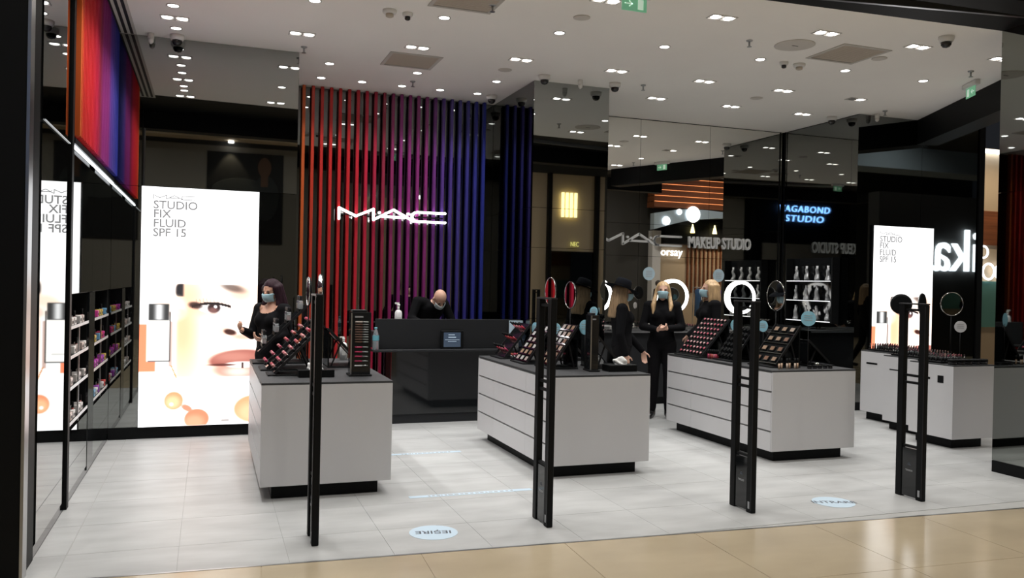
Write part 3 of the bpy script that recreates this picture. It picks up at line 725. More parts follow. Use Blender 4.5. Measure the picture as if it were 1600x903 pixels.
# island 1
rack(.416, .824, 7.62, 7.92, .951, 1.363, 'at back of left island', 4, 3, 'bottle', PALE+NUDES[:1], 'clear bottle', True)
rack(.452, .840, 7.05, 7.36, .869, 1.265, 'midway on left island', 7, 3, 'capped', PINKS, 'capped lipstick')
rack(.484, .80, 6.66, 6.915, .874, 1.193, 'at front of left island', 7, 3, 'capped', PINKS, 'capped lipstick')
rack(1.25, .96, 7.22, 7.55, .878, 1.185, 'on right side of left island', 4, 3, 'compact', NUDES, 'compact', False, True)
# island 2
rack(2.766, 3.03, 7.80, 8.12, .873, 1.20, 'at back of middle island', 3, 4, 'tube', PINKS, 'red gloss')
rack(2.795, 3.033, 7.26, 7.60, .868, 1.203, 'midway on middle island', 6, 3, 'compact', NUDES+PALE, 'compact', False, True)
rack(2.860, 3.10, 6.80, 7.12, .880, 1.24, 'at front of middle island', 6, 3, 'compact', NUDES+PALE, 'compact', False, True)
rack(3.52, 3.26, 6.78, 7.10, .885, 1.17, 'on right side of middle island', 5, 3, 'compact', PALE, 'compact', False, True)
rack(3.52, 3.24, 7.55, 7.90, .885, 1.17, 'right rear of middle island', 5, 3, 'pot', PINKS, 'colour pot')
# island 3
rack(4.93, 5.27, 7.66, 8.14, .870, 1.262, 'at back of third island', 8, 7, 'pot', [(.60, .16, .22), (.65, .28, .30), (.55, .09, .14), (.66, .38, .38)], 'pink lip pot', False, False)
rack(5.02, 5.25, 7.20, 7.52, .870, 1.19, 'midway on third island', 6, 5, 'jar', PINKS, 'black jar')
rack(5.065, 5.342, 6.60, 6.98, .880, 1.25, 'at front of third island', 4, 3, 'compact', NUDES, 'compact', False, True)
rack(5.76, 5.50, 6.68, 7.05, .885, 1.11, 'on right side of third island', 4, 4, 'compact', PALE, 'compact', False, True)
rack(5.76, 5.50, 7.35, 7.75, .885, 1.15, 'right rear of third island', 4, 4, 'jar', PALE, 'black jar')

# loose testers standing on the third island front edge
for k in range(6):
    prod('tube', (5.02+.045*k, 6.50+.02*(k % 2), T), (0, 0, 0), 'gloss tube standing at third island front edge, %s from left' % ORD[k], 'gloss tubes on third island', random.choice(NUDES))
for k in range(5):
    prod('jar', (5.36+.06*k, 6.49, T), (0, 0, 0), 'black jar at third island front edge, %s from left' % ORD[k], 'jars on third island front')
for k in range(6):
    prod('tube', (4.955+.012*k, 7.58-.035*k*.5, T), (0, 0, 0), 'pink gloss tube between racks on third island, %s from back' % ORD[k], 'gloss tubes between racks', random.choice(PINKS))
for k in range(8):
    prod('lipstick', (2.80+.03*(k % 4), 7.68+.035*(k//4), T), (0, 0, 0), 'open red lipstick between racks on middle island, %s of the row' % ORD[k], 'open lipsticks on middle island', random.choice(PINKS))
ball = thing('round_blender', 'silver round blender ball on the third island top', 'ball', (5.52, 6.58, T)); ob('ball', MB().ell((0, 0, .026), (.026, .026, .026)), 'chrome', ball); ob('holder', MB().lathe([(.022, 0), (.018, .006)], 14), 'black', ball)

# tester towers
def tower(x, y, w, d, h, rz, label, rows):
    t = thing('tester_tower', label, 'tester tower', (x, y, T), rz, 'tester towers')
    ob('base', MB().box(-w/2-.012, w/2+.012, -d/2-.012, d/2+.012, 0, .014, .003), 'black', t)
    ob('body', MB().box(-w/2, w/2, -d/2, d/2, .014, h, .003), 'black_gloss', t)
    ob('top', MB().box(-w/2+.01, w/2-.03, -d/2+.02, d/2-.02, h, h+.018, .003), 'charcoal', t)
    ob('edge_rail', MB().box(-w/2-.002, -w/2+.008, -d/2-.003, -d/2+.004, .016, h-.006), 'steel', t)
    ob('title_print', MB().box(-w*.32, w*.10, -d/2-.0015, -d/2-.0002, h-.042, h-.03), 'print_grey', t)
    z = h-.075
    for k, c in enumerate(rows):
        if c == 'gap': z -= .022; continue
        st = ob('stick', MB().lathe([(.006, -w*.30), (.006, w*.06)], 10, (0, -d/2-.006, z), 'x', True), cmat(c), t)
        ob('cap', MB().lathe([(.0055, w*.06), (.0045, w*.36)], 10, (0, -d/2-.006, z), 'x', True), 'steel', st)
        z -= .0195 if len(rows) > 12 and k < 9 else .036
    return t
tower(1.125, 6.62, .155, .15, .50, -.03, 'black tester tower with brown and red gloss sticks on the left island', [(.5, .42, .38)]+[(.14, .075, .055)]*8+['gap']+[(.45, .03, .10)]*4+[(.6, .6, .6)])
tower(3.155, 6.64, .075, .15, .49, -.1, 'slim black tester tower on the middle island', [])

# tissue trays
def tray(x, y, w, d, label):
    t = thing('tissue_tray', label, 'tray', (x, y, T), 0, 'black trays with tissues')
    ob('tray_box', MB().box(-w/2, w/2, -d/2, d/2, 0, .058, .003), 'black', t)
    bm = bmesh.new(); bmesh.ops.create_icosphere(bm, subdivisions=4, radius=1)
    rnd = random.Random(int(x*100))
    ph_ = [rnd.uniform(0, 6) for _ in range(6)]
    for v in bm.verts:
        c = v.co; k = 1+.18*math.sin(5*c.x+ph_[0]+3*c.z)+.15*math.sin(7*c.y+ph_[1])+.12*math.sin(9*c.z+ph_[2]+4*c.x)
        v.co = Vector((c.x*.055*k, c.y*.04*k, max(-.001, c.z*.062*k+.0)))
    me = bpy.data.meshes.new('tissue'); bm.to_mesh(me); bm.free()
    for p in me.polygons: p.use_smooth = True
    ob('tissue', me, 'tissue', t, (0, 0, .0585))
    return t
tray(.785, 6.58, .27, .13, 'black tray with a white tissue tuft at the front of the left island')
tray(3.41, 6.60, .27, .15, 'black tray with a white tissue on the middle island')

# table mirrors and round badges
def tmirror(x, y, zc, r, rz, label, rim='chrome', z0=T, back=True):
    t = thing('table_mirror', label, 'mirror', (x, y, z0), rz, 'round mirrors on stands')
    h = zc-z0
    ob('base', MB().lathe([(.042, 0), (.042, .008), (.015, .014)], 24), 'black', t); ob('stem', MB().lathe([(.006, .012), (.006, h-r)], 10), 'black', t)
    hd = ob('head', MB().lathe([(r*.8, -.014), (r, -.008), (r, .006)], 36, (0, 0, h), 'y'), 'black', t)
    ob('glass', MB().lathe([(r*.94, .0062), (r*.94, .0075)], 36, (0, 0, h), 'y'), 'mirror_clear', hd)
    ob('rim', MB().torus((0, .006, h), r, .005, 'y', 36, 6), rim, hd)
    return t
# faces -Y local +y is glass side; rz turns it
tmirror(.765, 6.97, 1.503, .115, PI/2, 'left one of two round mirrors on stands on the left island'); tmirror(.86, 6.97, 1.531, .11, PI/2+.05, 'right one of two round mirrors on stands on the left island')
tmirror(2.99, 7.20, 1.534, .128, PI/2, 'round mirror on stand behind the middle gate, left one'); tmirror(3.235, 7.30, 1.502, .128, PI/2, 'round mirror reflecting red slats on the middle island, right one')
tmirror(5.43, 7.10, 1.532, .15, PI/2-.05, 'large dark round mirror on stand on the third island')
tmirror(8.20, 8.25, 1.443, .125, -.75, 'black-backed round mirror with white rim, left of the pair before the right poster', 'product_white', .86); tmirror(7.90, 7.63, 1.459, .125, .45, 'black-backed round mirror with white rim, right of the pair before the right poster', 'product_white', .86)
tmirror(7.62, 6.96, 1.478, .125, PI-.3, 'round mirror facing the entrance on the nearest staggered cabinet', 'chrome', .86)
def badge(x, y, z, r, rz, label, z0=T, m='badge_blue'):
    t = thing('round_badge', label, 'notice', (x, y, z0), rz-(.42 if z0 == T else 0), 'round notices on stalks')
    ob('stalk', MB().lathe([(.003, 0), (.003, z-z0-r*.6)], 6), 'dark_metal', t)
    p = ob('disc', MB().lathe([(r, -.002), (r, .002)], 28, (0, -.004, z-z0), 'y', False), m, t)
    mb = MB()
    for k in (-.4, -.1, .2): mb.box(-r*.55, r*.55, -.0072, -.0062, z-z0-k*r-.004, z-z0-k*r+.002)
    ob('printed_lines', mb, 'print_grey', p)
badge(3.065, 7.76, 1.157, .062, -.95, 'tilted blue round notice at the back rack of the middle island')
badge(3.065, 7.22, 1.176, .062, -.85, 'blue round notice behind the gate on the middle island'); badge(3.150, 6.775, 1.225, .066, -.75, 'blue round notice at the front rack of the middle island')
badge(3.56, 7.46, 1.34, .05, -.75, 'small blue round notice beside the woman in the hat')
badge(5.30, 7.60, 1.206, .062, -.80, 'blue round notice on the pink lip colour rack'); badge(5.31, 7.14, 1.22, .058, -.85, 'blue round notice behind the gate on the third island'); badge(5.385, 6.55, 1.325, .072, -.6, 'largest blue round notice at the front rack of the third island')
badge(7.62, 6.84, 1.235, .062, -.5, 'white round notice on a stalk on the nearest staggered cabinet', .86, 'product_white')

# tester rows on the staggered cabinets
rowx = 0
for k, (x, y, d, s) in enumerate(UN):
    tr = thing('tester_block', 'black tester block on the %s staggered cabinet' % s.split(' ')[0], 'tester block', (x, y, .86), 0, 'black tester blocks')
    ob('block', MB().box(.05, .44, .20 if k == 0 else .05, d-.06, 0, .022, .003), 'black', tr)
    n, mrow = (8, 5) if k == 0 else (9, 8)
    y0 = y+(.22 if k == 0 else .08); y1 = y+d-.08
    for a in range(n):
        for b in range(mrow):
            prod('lipstick', (x+.075+.04*a if n == 9 else x+.075+.045*a, y0+(y1-y0)*b/(mrow-1), .882), (0, 0, 0), 'black lipstick tester, %s from left in %s row, block on %s staggered cabinet' % (ORD[a], ORD[b], s.split(' ')[0]), 'lipstick testers on %s cabinet' % s.split(' ')[0], random.choice([(.05, .03, .03), (.12, .03, .04), (.30, .05, .08), (.25, .12, .10), (.03, .03, .03)]))
for k in range(5):
    t = thing('powder_jar', 'black wide jar at front of nearest staggered cabinet, %s from left' % ORD[k], 'jar', (UN[0][0]+.06+.105*k, 6.53, .86), 0, 'wide black jars')
    ob('body', MB().lathe([(.042, 0), (.044, .03)], 20), 'smoked', t); ob('lid', MB().lathe([(.046, .03), (.046, .05), (.042, .055)], 20), 'black', t)

# ------------------------------------------------------------------ cash desk
t = thing('cash_desk', 'dark grey cash desk with glossy black front before the coloured slats', 'counter', (0, 0, 0))
ob('front_panel', MB().box(1.93, 3.46, 9.25, 9.275, .105, .815), 'black_gloss', t)
ob('plinth', MB().box(1.93, 3.46, 9.262, 9.60, 0, .104), 'charcoal', t)
ob('body', MB().box(1.94, 3.46, 9.276, 9.62, .105, .815), 'black', t)
ob('ledge', MB().box(1.70, 3.46, 9.10, 9.30, .818, .842, .003), 'charcoal', t)
ob('screen_panel', MB().box(1.745, 3.46, 9.252, 9.275, .843, 1.178, .003), 'charcoal', t)
ob('worktop', MB().box(1.745, 3.46, 9.276, 9.66, 1.0, 1.03, .003), 'counter_top', t)
ob('side_panel', MB().box(1.745, 1.765, 9.276, 9.66, .843, 1.0), 'charcoal', t)
t = thing('payment_tablet', 'small black tablet with dim screen on the cash desk ledge', 'tablet', (2.62, 9.215, .843))
ob('case', MB().box(-.135, .135, 0, .014, 0, .205, .004), 'black', t); p = ob('display', MB().box(-.10, .10, -.0015, 0, .02, .185), 'screen', t)
ob('display_text', MB().box(-.045, .03, -.0028, -.0016, .155, .162).box(-.045, .045, -.0028, -.0016, .125, .135).box(-.085, .085, -.0028, -.0016, .10, .104).box(-.05, .05, -.0028, -.0016, .08, .086), 'screen_text', p)
ob('stand', MB().box(-.05, .05, .014, .035, 0, .10), 'black', t)
t = thing('pump_bottle', 'white pump bottle on top of the cash desk', 'bottle', (2.01, 9.30, 1.0302))
def pump(t, h, r, m='product_white'):
    ob('body', MB().lathe([(r, 0), (r, h*.62), (r*.8, h*.70), (r*.35, h*.74)], 18), m, t); ob('neck', MB().lathe([(r*.32, h*.74), (r*.32, h*.86)], 12), 'plastic_white', t)
    ob('pump_head', MB().lathe([(r*.4, h*.86), (r*.4, h*.93)], 12).box(-r*1.0, r*.2, -r*.15, r*.15, h*.93, h*.99), 'plastic_white', t)
    ob('label_patch', MB().box(-r*.5, r*.5, -r*1.03, -r*1.0, h*.2, h*.5), 'letter_grey', t)
pump(t, .335, .042)
t = thing('water_bottle', 'clear plastic water bottle with teal label on the cash desk ledge', 'bottle', (1.735, 9.17, .8425))
ob('body', MB().lathe([(.034, 0), (.036, .01), (.033, .06), (.036, .11), (.033, .16), (.018, .21), (.014, .225)], 18), 'water', t); ob('cap', MB().lathe([(.016, .225), (.016, .245)], 14), 'label_teal', t); ob('label_band', MB().lathe([(.0368, .10), (.0368, .155)], 18, cap=False), 'label_teal', t)
t = thing('leaflet_holder', 'pale blue leaflet stand at the right end of the cash desk', 'leaflet', (3.38, 9.22, .8425))
ob('leaflet', MB().box(-.07, .10, 0, .004, .13, .325), 'sticker_blue', t); ob('holder', MB().box(-.07, .10, .006, .02, 0, .325), 'glass', t)
t = thing('pump_bottle', 'white sanitizer pump bottle behind the right rack of the left island', 'bottle', (1.20, 7.95, T)); pump(t, .22, .035)

# ------------------------------------------------------------------ make-up stations on the back right
t = thing('makeup_counter', 'long dark make-up counter along the mirror wall', 'counter', (0, 0, 0))
ob('top', MB().box(4.50, 7.95, 9.98, 10.49, .97, 1.0, .003), 'charcoal', t); ob('front', MB().box(4.50, 7.95, 10.02, 10.05, .10, .97), 'charcoal', t); ob('plinth', MB().box(4.5, 7.95, 10.06, 10.1, 0, .1), 'black', t); ob('edge_trim', MB().box(4.50, 7.95, 9.974, 9.98, .975, .995), 'steel', t); ob('side', MB().box(4.50, 4.53, 10.05, 10.49, .1, .97), 'charcoal', t)
for x, s in ((5.02, 'left ring-lit mirror partly behind the woman in the hat'), (6.24, 'ring-lit mirror behind the blond woman with clasped hands'), (7.385, 'ring-lit mirror behind the third gate')):
    q = thing('ring_mirror', s, 'mirror', (x, 10.465, 1.0), 0, 'ring-lit make-up mirrors')
    zc = .465
    ob('light_ring', MB().torus((0, 0, zc), .222, .024, 'y', 56, 10), 'ring_lit', q); ob('glass', MB().lathe([(.202, .0), (.202, .004)], 48, (0, 0, zc), 'y'), 'mirror_right', q)
    ob('back_shell', MB().lathe([(.225, .006), (.205, .024)], 48, (0, 0, zc), 'y'), 'black', q); ob('stem', MB().lathe([(.012, .01), (.012, zc-.24)], 12), 'black', q); ob('base', MB().lathe([(.09, 0), (.09, .01), (.03, .016)], 28), 'black', q)
for i, x in enumerate((5.855, 7.007)):
    q = thing('wall_sticker', '%s pale blue round notice stuck on the mirror wall' % ('left' if i == 0 else 'right'), 'sticker', (x, 10.4965, 1.78), 0, 'round notices on the mirror')
    ob('disc', MB().lathe([(.095, 0), (.095, .002)], 32, (0, 0, 0), 'y', False), 'badge_pale', q); mb = MB()
    for k in (.03, .005, -.02, -.045): mb.box(-.05, .05, -.001, -.0002, k, k+.009)
    ob('printed_lines', mb, 'print_grey', q)
for k in range(14):
    x = 4.7+.085*k if k < 7 else 5.70+.085*(k-7)
    if k % 3 == 2: prod('box', (x, 10.12, 1.0), (0, 0, PI/2), 'small white box on the make-up counter, %s item from left' % ORD[k], 'items on make-up counter', random.choice(PALE))
    else: prod('compact', (x, 10.10, 1.0), (0, 0, PI/2), 'compact lying on the make-up counter, %s item from left' % ORD[k], 'items on make-up counter', random.choice(PALE+PINKS))

# lit brush shelves on the right side wall
t = thing('brush_shelf', 'black lit wall shelf holding silver brush pouches right of the mirror corner', 'shelf', (8.095, 9.72, 0))
ob('back_board', MB().box(-.012, .003, -.48, .48, 1.14, 2.05), 'black_gloss', t)
for s in (-1, 1): ob('side_board', MB().box(-.13, -.012, s*.48-.008, s*.48+.008, 1.14, 2.05), 'black', t)
for k, z in enumerate((1.155, 1.44, 1.715)):
    p = ob('shelf_board', MB().box(-.13, -.013, -.472, .472, z, z+.012), 'black', t); ob('led_edge', MB().box(-.134, -.131, -.46, .46, z+.001, z+.011), 'led_dim', p)
pouch = {}
def pouchmesh(seed):
    r = random.Random(seed); v = []; f = []; n, m_ = 8, 10; h = r.uniform(.15, .2); w = r.uniform(.04, .06)
    for j in range(m_+1):
        zz = h*j/m_; ww = w*(.75+.25*math.sin(2.2+3*j/m_))*(1 if j < m_ else .8)
        for i in range(n): 
            a = 2*PI*i/n; wob = 1+.14*math.sin(3*a+j*.9+seed); v.append((.032*math.cos(a)*wob*(1-.55*j/m_)+.012*math.sin(j*.8+seed), ww*math.sin(a)*wob+.008*math.sin(j*.7+seed), zz))
    for j in range(m_):
        for i in range(n): f.append((j*n+i, j*n+(i+1) % n, (j+1)*n+(i+1) % n, (j+1)*n+i))
    f += [tuple(range(n-1, -1, -1)), tuple(range(m_*n, m_*n+n))]
    return MB().add(v, f, True)
mat('pouch_silver', (.42, .43, .44), .32, .3)
for r_, z in enumerate((1.167, 1.452, 1.727)):
    for k in range(4):
        q = ob('brush_pouch', pouchmesh(r_*4+k), 'pouch_silver', None, (8.03, 10.05-.22*k, z+.0002)); tag(q, 'silver brush pouch on the %s lit shelf, %s from the mirror corner' % (('lowest', 'middle', 'top')[r_], ORD[k]), 'pouch', 'silver brush pouches')
        ob('handle_bundle', MB().lathe([(.012, .12), (.016, .21)], 8), 'product_white', q)

# ------------------------------------------------------------------ product niches in the left wall
for bi, (ya, yb, nm) in enumerate(((6.50, 7.46, 'near'), (7.80, 8.86, 'far'))):
    t = thing('niche_shelves', 'set of product shelves in the %s niche of the left wall' % nm, 'shelf', (-.9, ya, 0), 0, 'niche shelf sets')
    Ln = yb-ya
    zs = (.54, .79, 1.01, 1.22)
    ob('back_board', MB().box(-.285, -.275, .003, Ln-.003, .505, 1.455), 'black', t)
    for z in zs:
        p = ob('shelf_board', MB().box(-.274, -.004, .004, Ln-.004, z, z+.012), 'black', t); ob('price_edge', MB().box(-.0035, .0, .004, Ln-.004, z-.006, z+.016), 'product_white' if bi == 0 else 'letter_grey', p)
    ob('upright', MB().box(-.012, -.001, Ln*.48, Ln*.48+.012, .51, 1.24), 'steel', t)
    for si, z in enumerate(zs):
        n = 7
        for k in range(n):
            yy = ya+.08+(Ln-.16)*k/(n-1)
            if bi == 0: kind, c = ('box', random.choice(PALE)) if (k+si) % 3 else ('tube', random.choice(PALE+PINKS))
            else: kind, c = ('box', random.choice([(.60, .05, .28), (.45, .05, .40), (.55, .06, .06), (.15, .35, .55), (.62, .60, .60), (.55, .40, .08), (.35, .08, .50)])) if (k+si) % 4 else ('tube', random.choice(PINKS))
            prod(kind, (-.942, yy, z+.0125), (0, 0, 0), '%s in the %s left niche, %s on the %s shelf up' % ('product box' if kind == 'box' else 'gloss tube', nm, ORD[k], ORD[si]), 'products in the %s niche' % nm, c)

# ------------------------------------------------------------------ floor stickers
def fsticker(x, y, r, rz, txt, label):
    t = thing('floor_sticker', label, 'sticker', (x, y, .0005), rz, 'round floor stickers')
    ob('disc', MB().lathe([(r, 0), (r, .0012)], 40, (0, 0, 0), 'z', False), 'sticker_blue', t)
    me = text_mesh(txt, .085, .0004, 1.0, .0012, 'CENTER'); ob('lettering', me, 'print_dark', t, (0, -.03, .0016))
fsticker(1.375, 5.18, .155, PI-.18, 'IEȘIRE', 'pale blue round floor sticker reading IEȘIRE upside down between the gates')
fsticker(4.46, 5.10, .155, -.30, 'INTRARE', 'pale blue round floor sticker reading INTRARE before the right gates')
for x0, x1, y, s in ((1.42, 2.39, 6.07, 'near'), (1.60, 2.27, 7.61, 'far')):
    t = thing('floor_tape', 'thin pale blue distance strip on the tiles, %s one between the first islands' % s, 'floor tape', ((x0+x1)/2, y, .0005), 0, 'distance strips')
    w = (x1-x0)/2; ob('strip', MB().box(-w, w, -.03, .03, 0, .001), 'sticker_blue', t)
    mb = MB(); rr = random.Random(3); xx = -w*.7
    while xx < w*.7:
        d = rr.uniform(.01, .035); mb.box(xx, xx+d, -.012, .012, .001, .0014); xx += d+rr.uniform(.008, .02)
    ob('printed_marks', mb, 'print_grey', t)

# ------------------------------------------------------------------ people
def remesh(mb, voxel, smooth_it=6, name='body'):
    me = mb.mesh('tmp'); o = bpy.data.objects.new('tmp', me); C.objects.link(o)
    r = o.modifiers.new('r', 'REMESH'); r.mode = 'VOXEL'; r.voxel_size = voxel; r.use_smooth_shade = True
    s = o.modifiers.new('s', 'SMOOTH'); s.factor = .5; s.iterations = smooth_it
    dg = bpy.context.evaluated_depsgraph_get(); out = bpy.data.meshes.new_from_object(o.evaluated_get(dg)); out.name = name
    bpy.data.objects.remove(o); bpy.data.meshes.remove(me)
    for p in out.polygons: p.use_smooth = True
    out.materials.clear()
    return out
BASEJ = dict(pelvis=(0, 0, .93), waist=(0, 0, 1.07), chest=(0, 0, 1.25), neck=(0, .012, 1.41), head=(0, -.012, 1.535),
             shl=(.165, .01, 1.365), shr=(-.165, .01, 1.365), ell=(.215, .03, 1.10), elr=(-.215, .03, 1.10), wrl=(.21, -.06, .88), wrr=(-.21, -.06, .88),
             hdl=(.0, -.15, -1), hdr=(.0, -.15, -1), pnl=(-1, 0, 0), pnr=(1, 0, 0),
             hil=(.085, 0, .90), hir=(-.085, 0, .90), knl=(.09, -.015, .49), knr=(-.09, -.015, .49), anl=(.09, .025, .085), anr=(-.09, .025, .085), tol=(.105, -.12, .03), tor=(-.105, -.12, .03))
def hand(mb, w, d, pn, side, curl=.45, k=1.0):
    """palm with four fingers and a thumb; d = hand direction, pn = palm normal, side = +1 left hand"""
    w, d, pn = Vector(w), Vector(d).normalized(), Vector(pn); pn = (pn-d*pn.dot(d)).normalized(); a = d.cross(pn).normalized()*side
    for i, (off, ln) in enumerate(((-.027, .070), (-.009, .078), (.009, .072), (.026, .056))):
        b0 = w+a*off*.55*k; b1 = w+d*(.082-.004*abs(i-1.3))*k+a*off*k
        mb.cap(b0, .012*k, b1, .0105*k, 8)
        p = b1; ang = 0; 
        for sgm, fr in enumerate((.45, .30, .25)):
            ang += curl*(1.0, .9, .6)[sgm]
            q = p+(d*math.cos(ang)+pn*math.sin(ang))*ln*fr*k
            mb.cap(p, (.0095-.0008*sgm)*k, q, (.0088-.0009*sgm)*k, 8); p = q
    t0 = w+d*.018*k-a*.024*k; t1 = t0+(d*.55-a*.75+pn*.35).normalized()*.042*k; t2 = t1+(d*.85-a*.25+pn*.45).normalized()*.032*k
    mb.cap(t0, .013*k, t1, .0105*k, 8); mb.cap(t1, .0105*k, t2, .0085*k, 8)
def person(loc, rz, label, J=None, scale=1.0, skin='skin', hair=None, hairm='hair_blond', mask='mask_blue', top='cloth_black', legs='cloth_black2', pitch=0.0, yaw=0.0, roll=0.0, female=True,
           neck_open=False, hat=False, phone=False, high_neck=False, curl=.45, fine=True, group=None):
    j = {k: Vector(v) for k, v in BASEJ.items()}
    for k, v in (J or {}).items(): j[k] = Vector(v)
    t = thing('person', label, 'person', loc, rz, group); t.scale = (scale,)*3
    H = Matrix.Translation(j['head']) @ Matrix.Rotation(yaw, 4, 'Z') @ Matrix.Rotation(pitch, 4, 'X') @ Matrix.Rotation(roll, 4, 'Y'); HR = H.to_3x3()
    hp = lambda x, y, z: H @ Vector((x, y, z))
    up_t = (j['neck']-j['pelvis']).normalized(); xax = (j['shl']-j['shr']).normalized(); fr = up_t.cross(xax)
    TR = Matrix((xax, fr, up_t)).transposed()
    def torso(mb, inf=0.0, top_z=None):
        w = 1.0 if female else 1.12
        secs = [(j['pelvis']-up_t*.09, .10, .085), (j['pelvis'], .160*w**.3+inf, .112+inf), (j['waist'], .128*w+inf, .098*w+inf), (j['chest']-up_t*.02, .150*w+inf, .118*w+inf), (j['chest']+up_t*.07, .155*w+inf, .105*w+inf), (j['neck']-up_t*.04, .115*w+inf, .078+inf), (j['neck']+up_t*.005, .062+inf*.6, .060+inf*.6)]
        mb.loft([(c, a, b, TR) for c, a, b in secs])
        if female:
            for s in (-1, 1): mb.ell(j['chest']+xax*(.068*s)-fr*.075+up_t*.0, (.062+inf, .055+inf, .062+inf))
    def arms(mb, inf=0.0, cut=1.0):
        for s in 'lr':
            a, b, c = j['sh'+s], j['el'+s], j['wr'+s]
            mb.cap(j['chest']+up_t*.09+(a-j['chest']-up_t*.09)*.55, .062+inf, a, .054+inf); mb.cap(a, .050+inf, b, .038+inf); mb.cap(b, .038+inf, b+(c-b)*cut, .027+inf)
    def leg(mb, inf=0.0, to=1.0):
        for s in 'lr':
            a, b, c = j['hi'+s], j['kn'+s], j['an'+s]
            mb.cap(j['pelvis']+(a-j['pelvis'])*.6, .088+inf, a+(b-a)*.25, .080+inf); mb.cap(a, .085+inf, b, .053+inf); mb.cap(b, .053+inf, b+(c-b)*.35, .054+inf); mb.cap(b+(c-b)*.3, .054+inf, b+(c-b)*to, .034+inf)
    mb = MB()
    torso(mb); arms(mb); leg(mb)
    for s in 'lr': mb.cap(j['an'+s], .036, j['an'+s]-Vector((0, 0, .045)), .034); mb.cap(j['an'+s]-Vector((0, -.03, .05)), .03, j['to'+s], .026)
    mb.cap(j['neck'], .052, hp(0, .015, -.04), .050)
    mb.ell(hp(0, .018, .032), (.074, .092, .088), rot=HR); mb.ell(hp(0, -.022, -.022), (.058, .062, .085), rot=HR); mb.ell(hp(0, -.045, -.075), (.032, .030, .030), rot=HR)
    mb.cap(hp(0, -.085, .018), .010, hp(0, -.102, -.022), .014, 8); mb.ell(hp(0, -.066, .034), (.044, .013, .011), rot=HR)
    mb.ell(hp(0, -.076, -.058), (.026, .014, .012), rot=HR)
    for s in (-1, 1): mb.ell(hp(.077*s, .012, -.005), (.010, .020, .032), rot=HR)
    for s, q in (('l', 1), ('r', -1)): hand(mb, j['wr'+s], j['hd'+s], j['pn'+s], q, curl)
    ob('body', remesh(mb, .0075 if fine else .014, 5), skin, t)
    for s in (-1, 1):
        ob('eye', MB().ell(hp(.030*s, -.0745, .014), (.0125, .006, .0055), 10, 6, HR), 'eye', t); ob('eyebrow', MB().ell(hp(.031*s, -.0745, .037), (.016, .006, .0028), 10, 6, HR), 'hair_dark', t)
    # clothing
    mb = MB(); inf = .013
    torso(mb, inf); arms(mb, .012, .93)
    if high_neck: mb.cap(j['neck']-up_t*.01, .064, hp(0, .008, -.075), .060)
    me = remesh(mb, .011, 6)
    if neck_open:
        bm = bmesh.new(); bm.from_mesh(me); cut = [f for f in bm.faces if (Vector(f.calc_center_median())-j['neck']+fr*.05-up_t*-.0).length < .115 and (f.calc_center_median()-j['neck']).dot(-fr) > -.02]
        bmesh.ops.delete(bm, geom=cut, context='FACES'); bm.to_mesh(me); bm.free()
    ob('top', me, top, t)
    mb = MB(); leg(mb, .014, .94); mb.loft([(j['pelvis']-up_t*.09, .12, .10, TR), (j['pelvis'], .170, .122, TR), (j['waist']-up_t*.02, .145, .115, TR)])
    ob('trousers', remesh(mb, .013, 6), legs, t)
    for s in 'lr':
        mb = MB(); a, q = j['an'+s], j['to'+s]
        mb.cap(a+Vector((0, 0, .03)), .044, a-Vector((0, -.02, .04)), .044); mb.cap(a-Vector((0, -.028, .048)), .037, q+Vector((0, 0, .006)), .034)
        me = remesh(mb, .01, 3)
        for v in me.vertices: v.co.z = max(v.co.z, .0005)
        ob('shoe', me, 'shoe', t)
    if mask:
        v = []; f = []; n, m_ = 14, 9
        for i in range(m_+1):
            z = .000-.088*i/m_
            for k in range(n+1):
                a = -1.25+2.5*k/n; bul = .018*math.sin(PI*i/m_)
                v.append(hp((.066-.012*(i/m_))*math.sin(a)*1.04, -.018-(.072+bul-.012*(i/m_)+.020*math.cos(a*1.2)*(1-.5*i/m_))*math.cos(a), z+.012*math.cos(a)))
        for i in range(m_):
            for k in range(n): f.append((i*(n+1)+k, i*(n+1)+k+1, (i+1)*(n+1)+k+1, (i+1)*(n+1)+k))
        mo = ob('face_mask', MB().add(v, f, True), mask, t); so = mo.modifiers.new('s', 'SOLIDIFY'); so.thickness = .003
        mb = MB()
        for s in (-1, 1):
            for z in (-.01, -.075): mb.tube([hp(.060*s, -.045, z), hp(.076*s, -.01, z*.5), hp(.084*s, .02, 0)], .0018, 5)
        ob('ear_loops', mb, mask, mo)
    if hair:
        mb = MB()
        mb.ell(hp(0, .030, .042), (.086, .098, .094), rot=HR)
        if hair == 'tied':
            mb.ell(hp(0, .10, .01), (.05, .04, .05), rot=HR)
            for s in (-1, 1):
                mb.cap(hp(.074*s, .02, .03), .022, hp(.086*s, -.005, -.06), .024); mb.cap(hp(.086*s, -.005, -.06), .026, hp(.105*s, -.065, -.16), .030); mb.cap(hp(.105*s, -.065, -.16), .032, hp(.100*s, -.100, -.27 if s < 0 else -.22), .016)
        elif hair == 'bob':
            for k in range(11):
                a = -.35+(PI+.7)*k/10; x, y = .082*math.cos(a), .02+.085*math.sin(a)
                mb.cap(hp(x, y, .05), .030, hp(x*1.12, y*1.1, -.10), .030); mb.cap(hp(x*1.12, y*1.1, -.10), .030, hp(x*1.08, y*1.05, -.185), .022)
        elif hair == 'long':
            for k in range(11):
                a = -.30+(PI+.6)*k/10; x, y = .080*math.cos(a), .025+.082*math.sin(a)
                mb.cap(hp(x, y, .05), .030, hp(x*1.15, y*1.12, -.12), .034); mb.cap(hp(x*1.15, y*1.12, -.12), .034, hp(x*1.2, y*1.1+.015, -.27), .026)
            for s in (-1, 1): mb.cap(hp(.088*s, -.02, -.10), .026, hp(.10*s, -.07, -.24), .022)
        elif hair == 'short': pass
        me = remesh(mb, .009, 5)
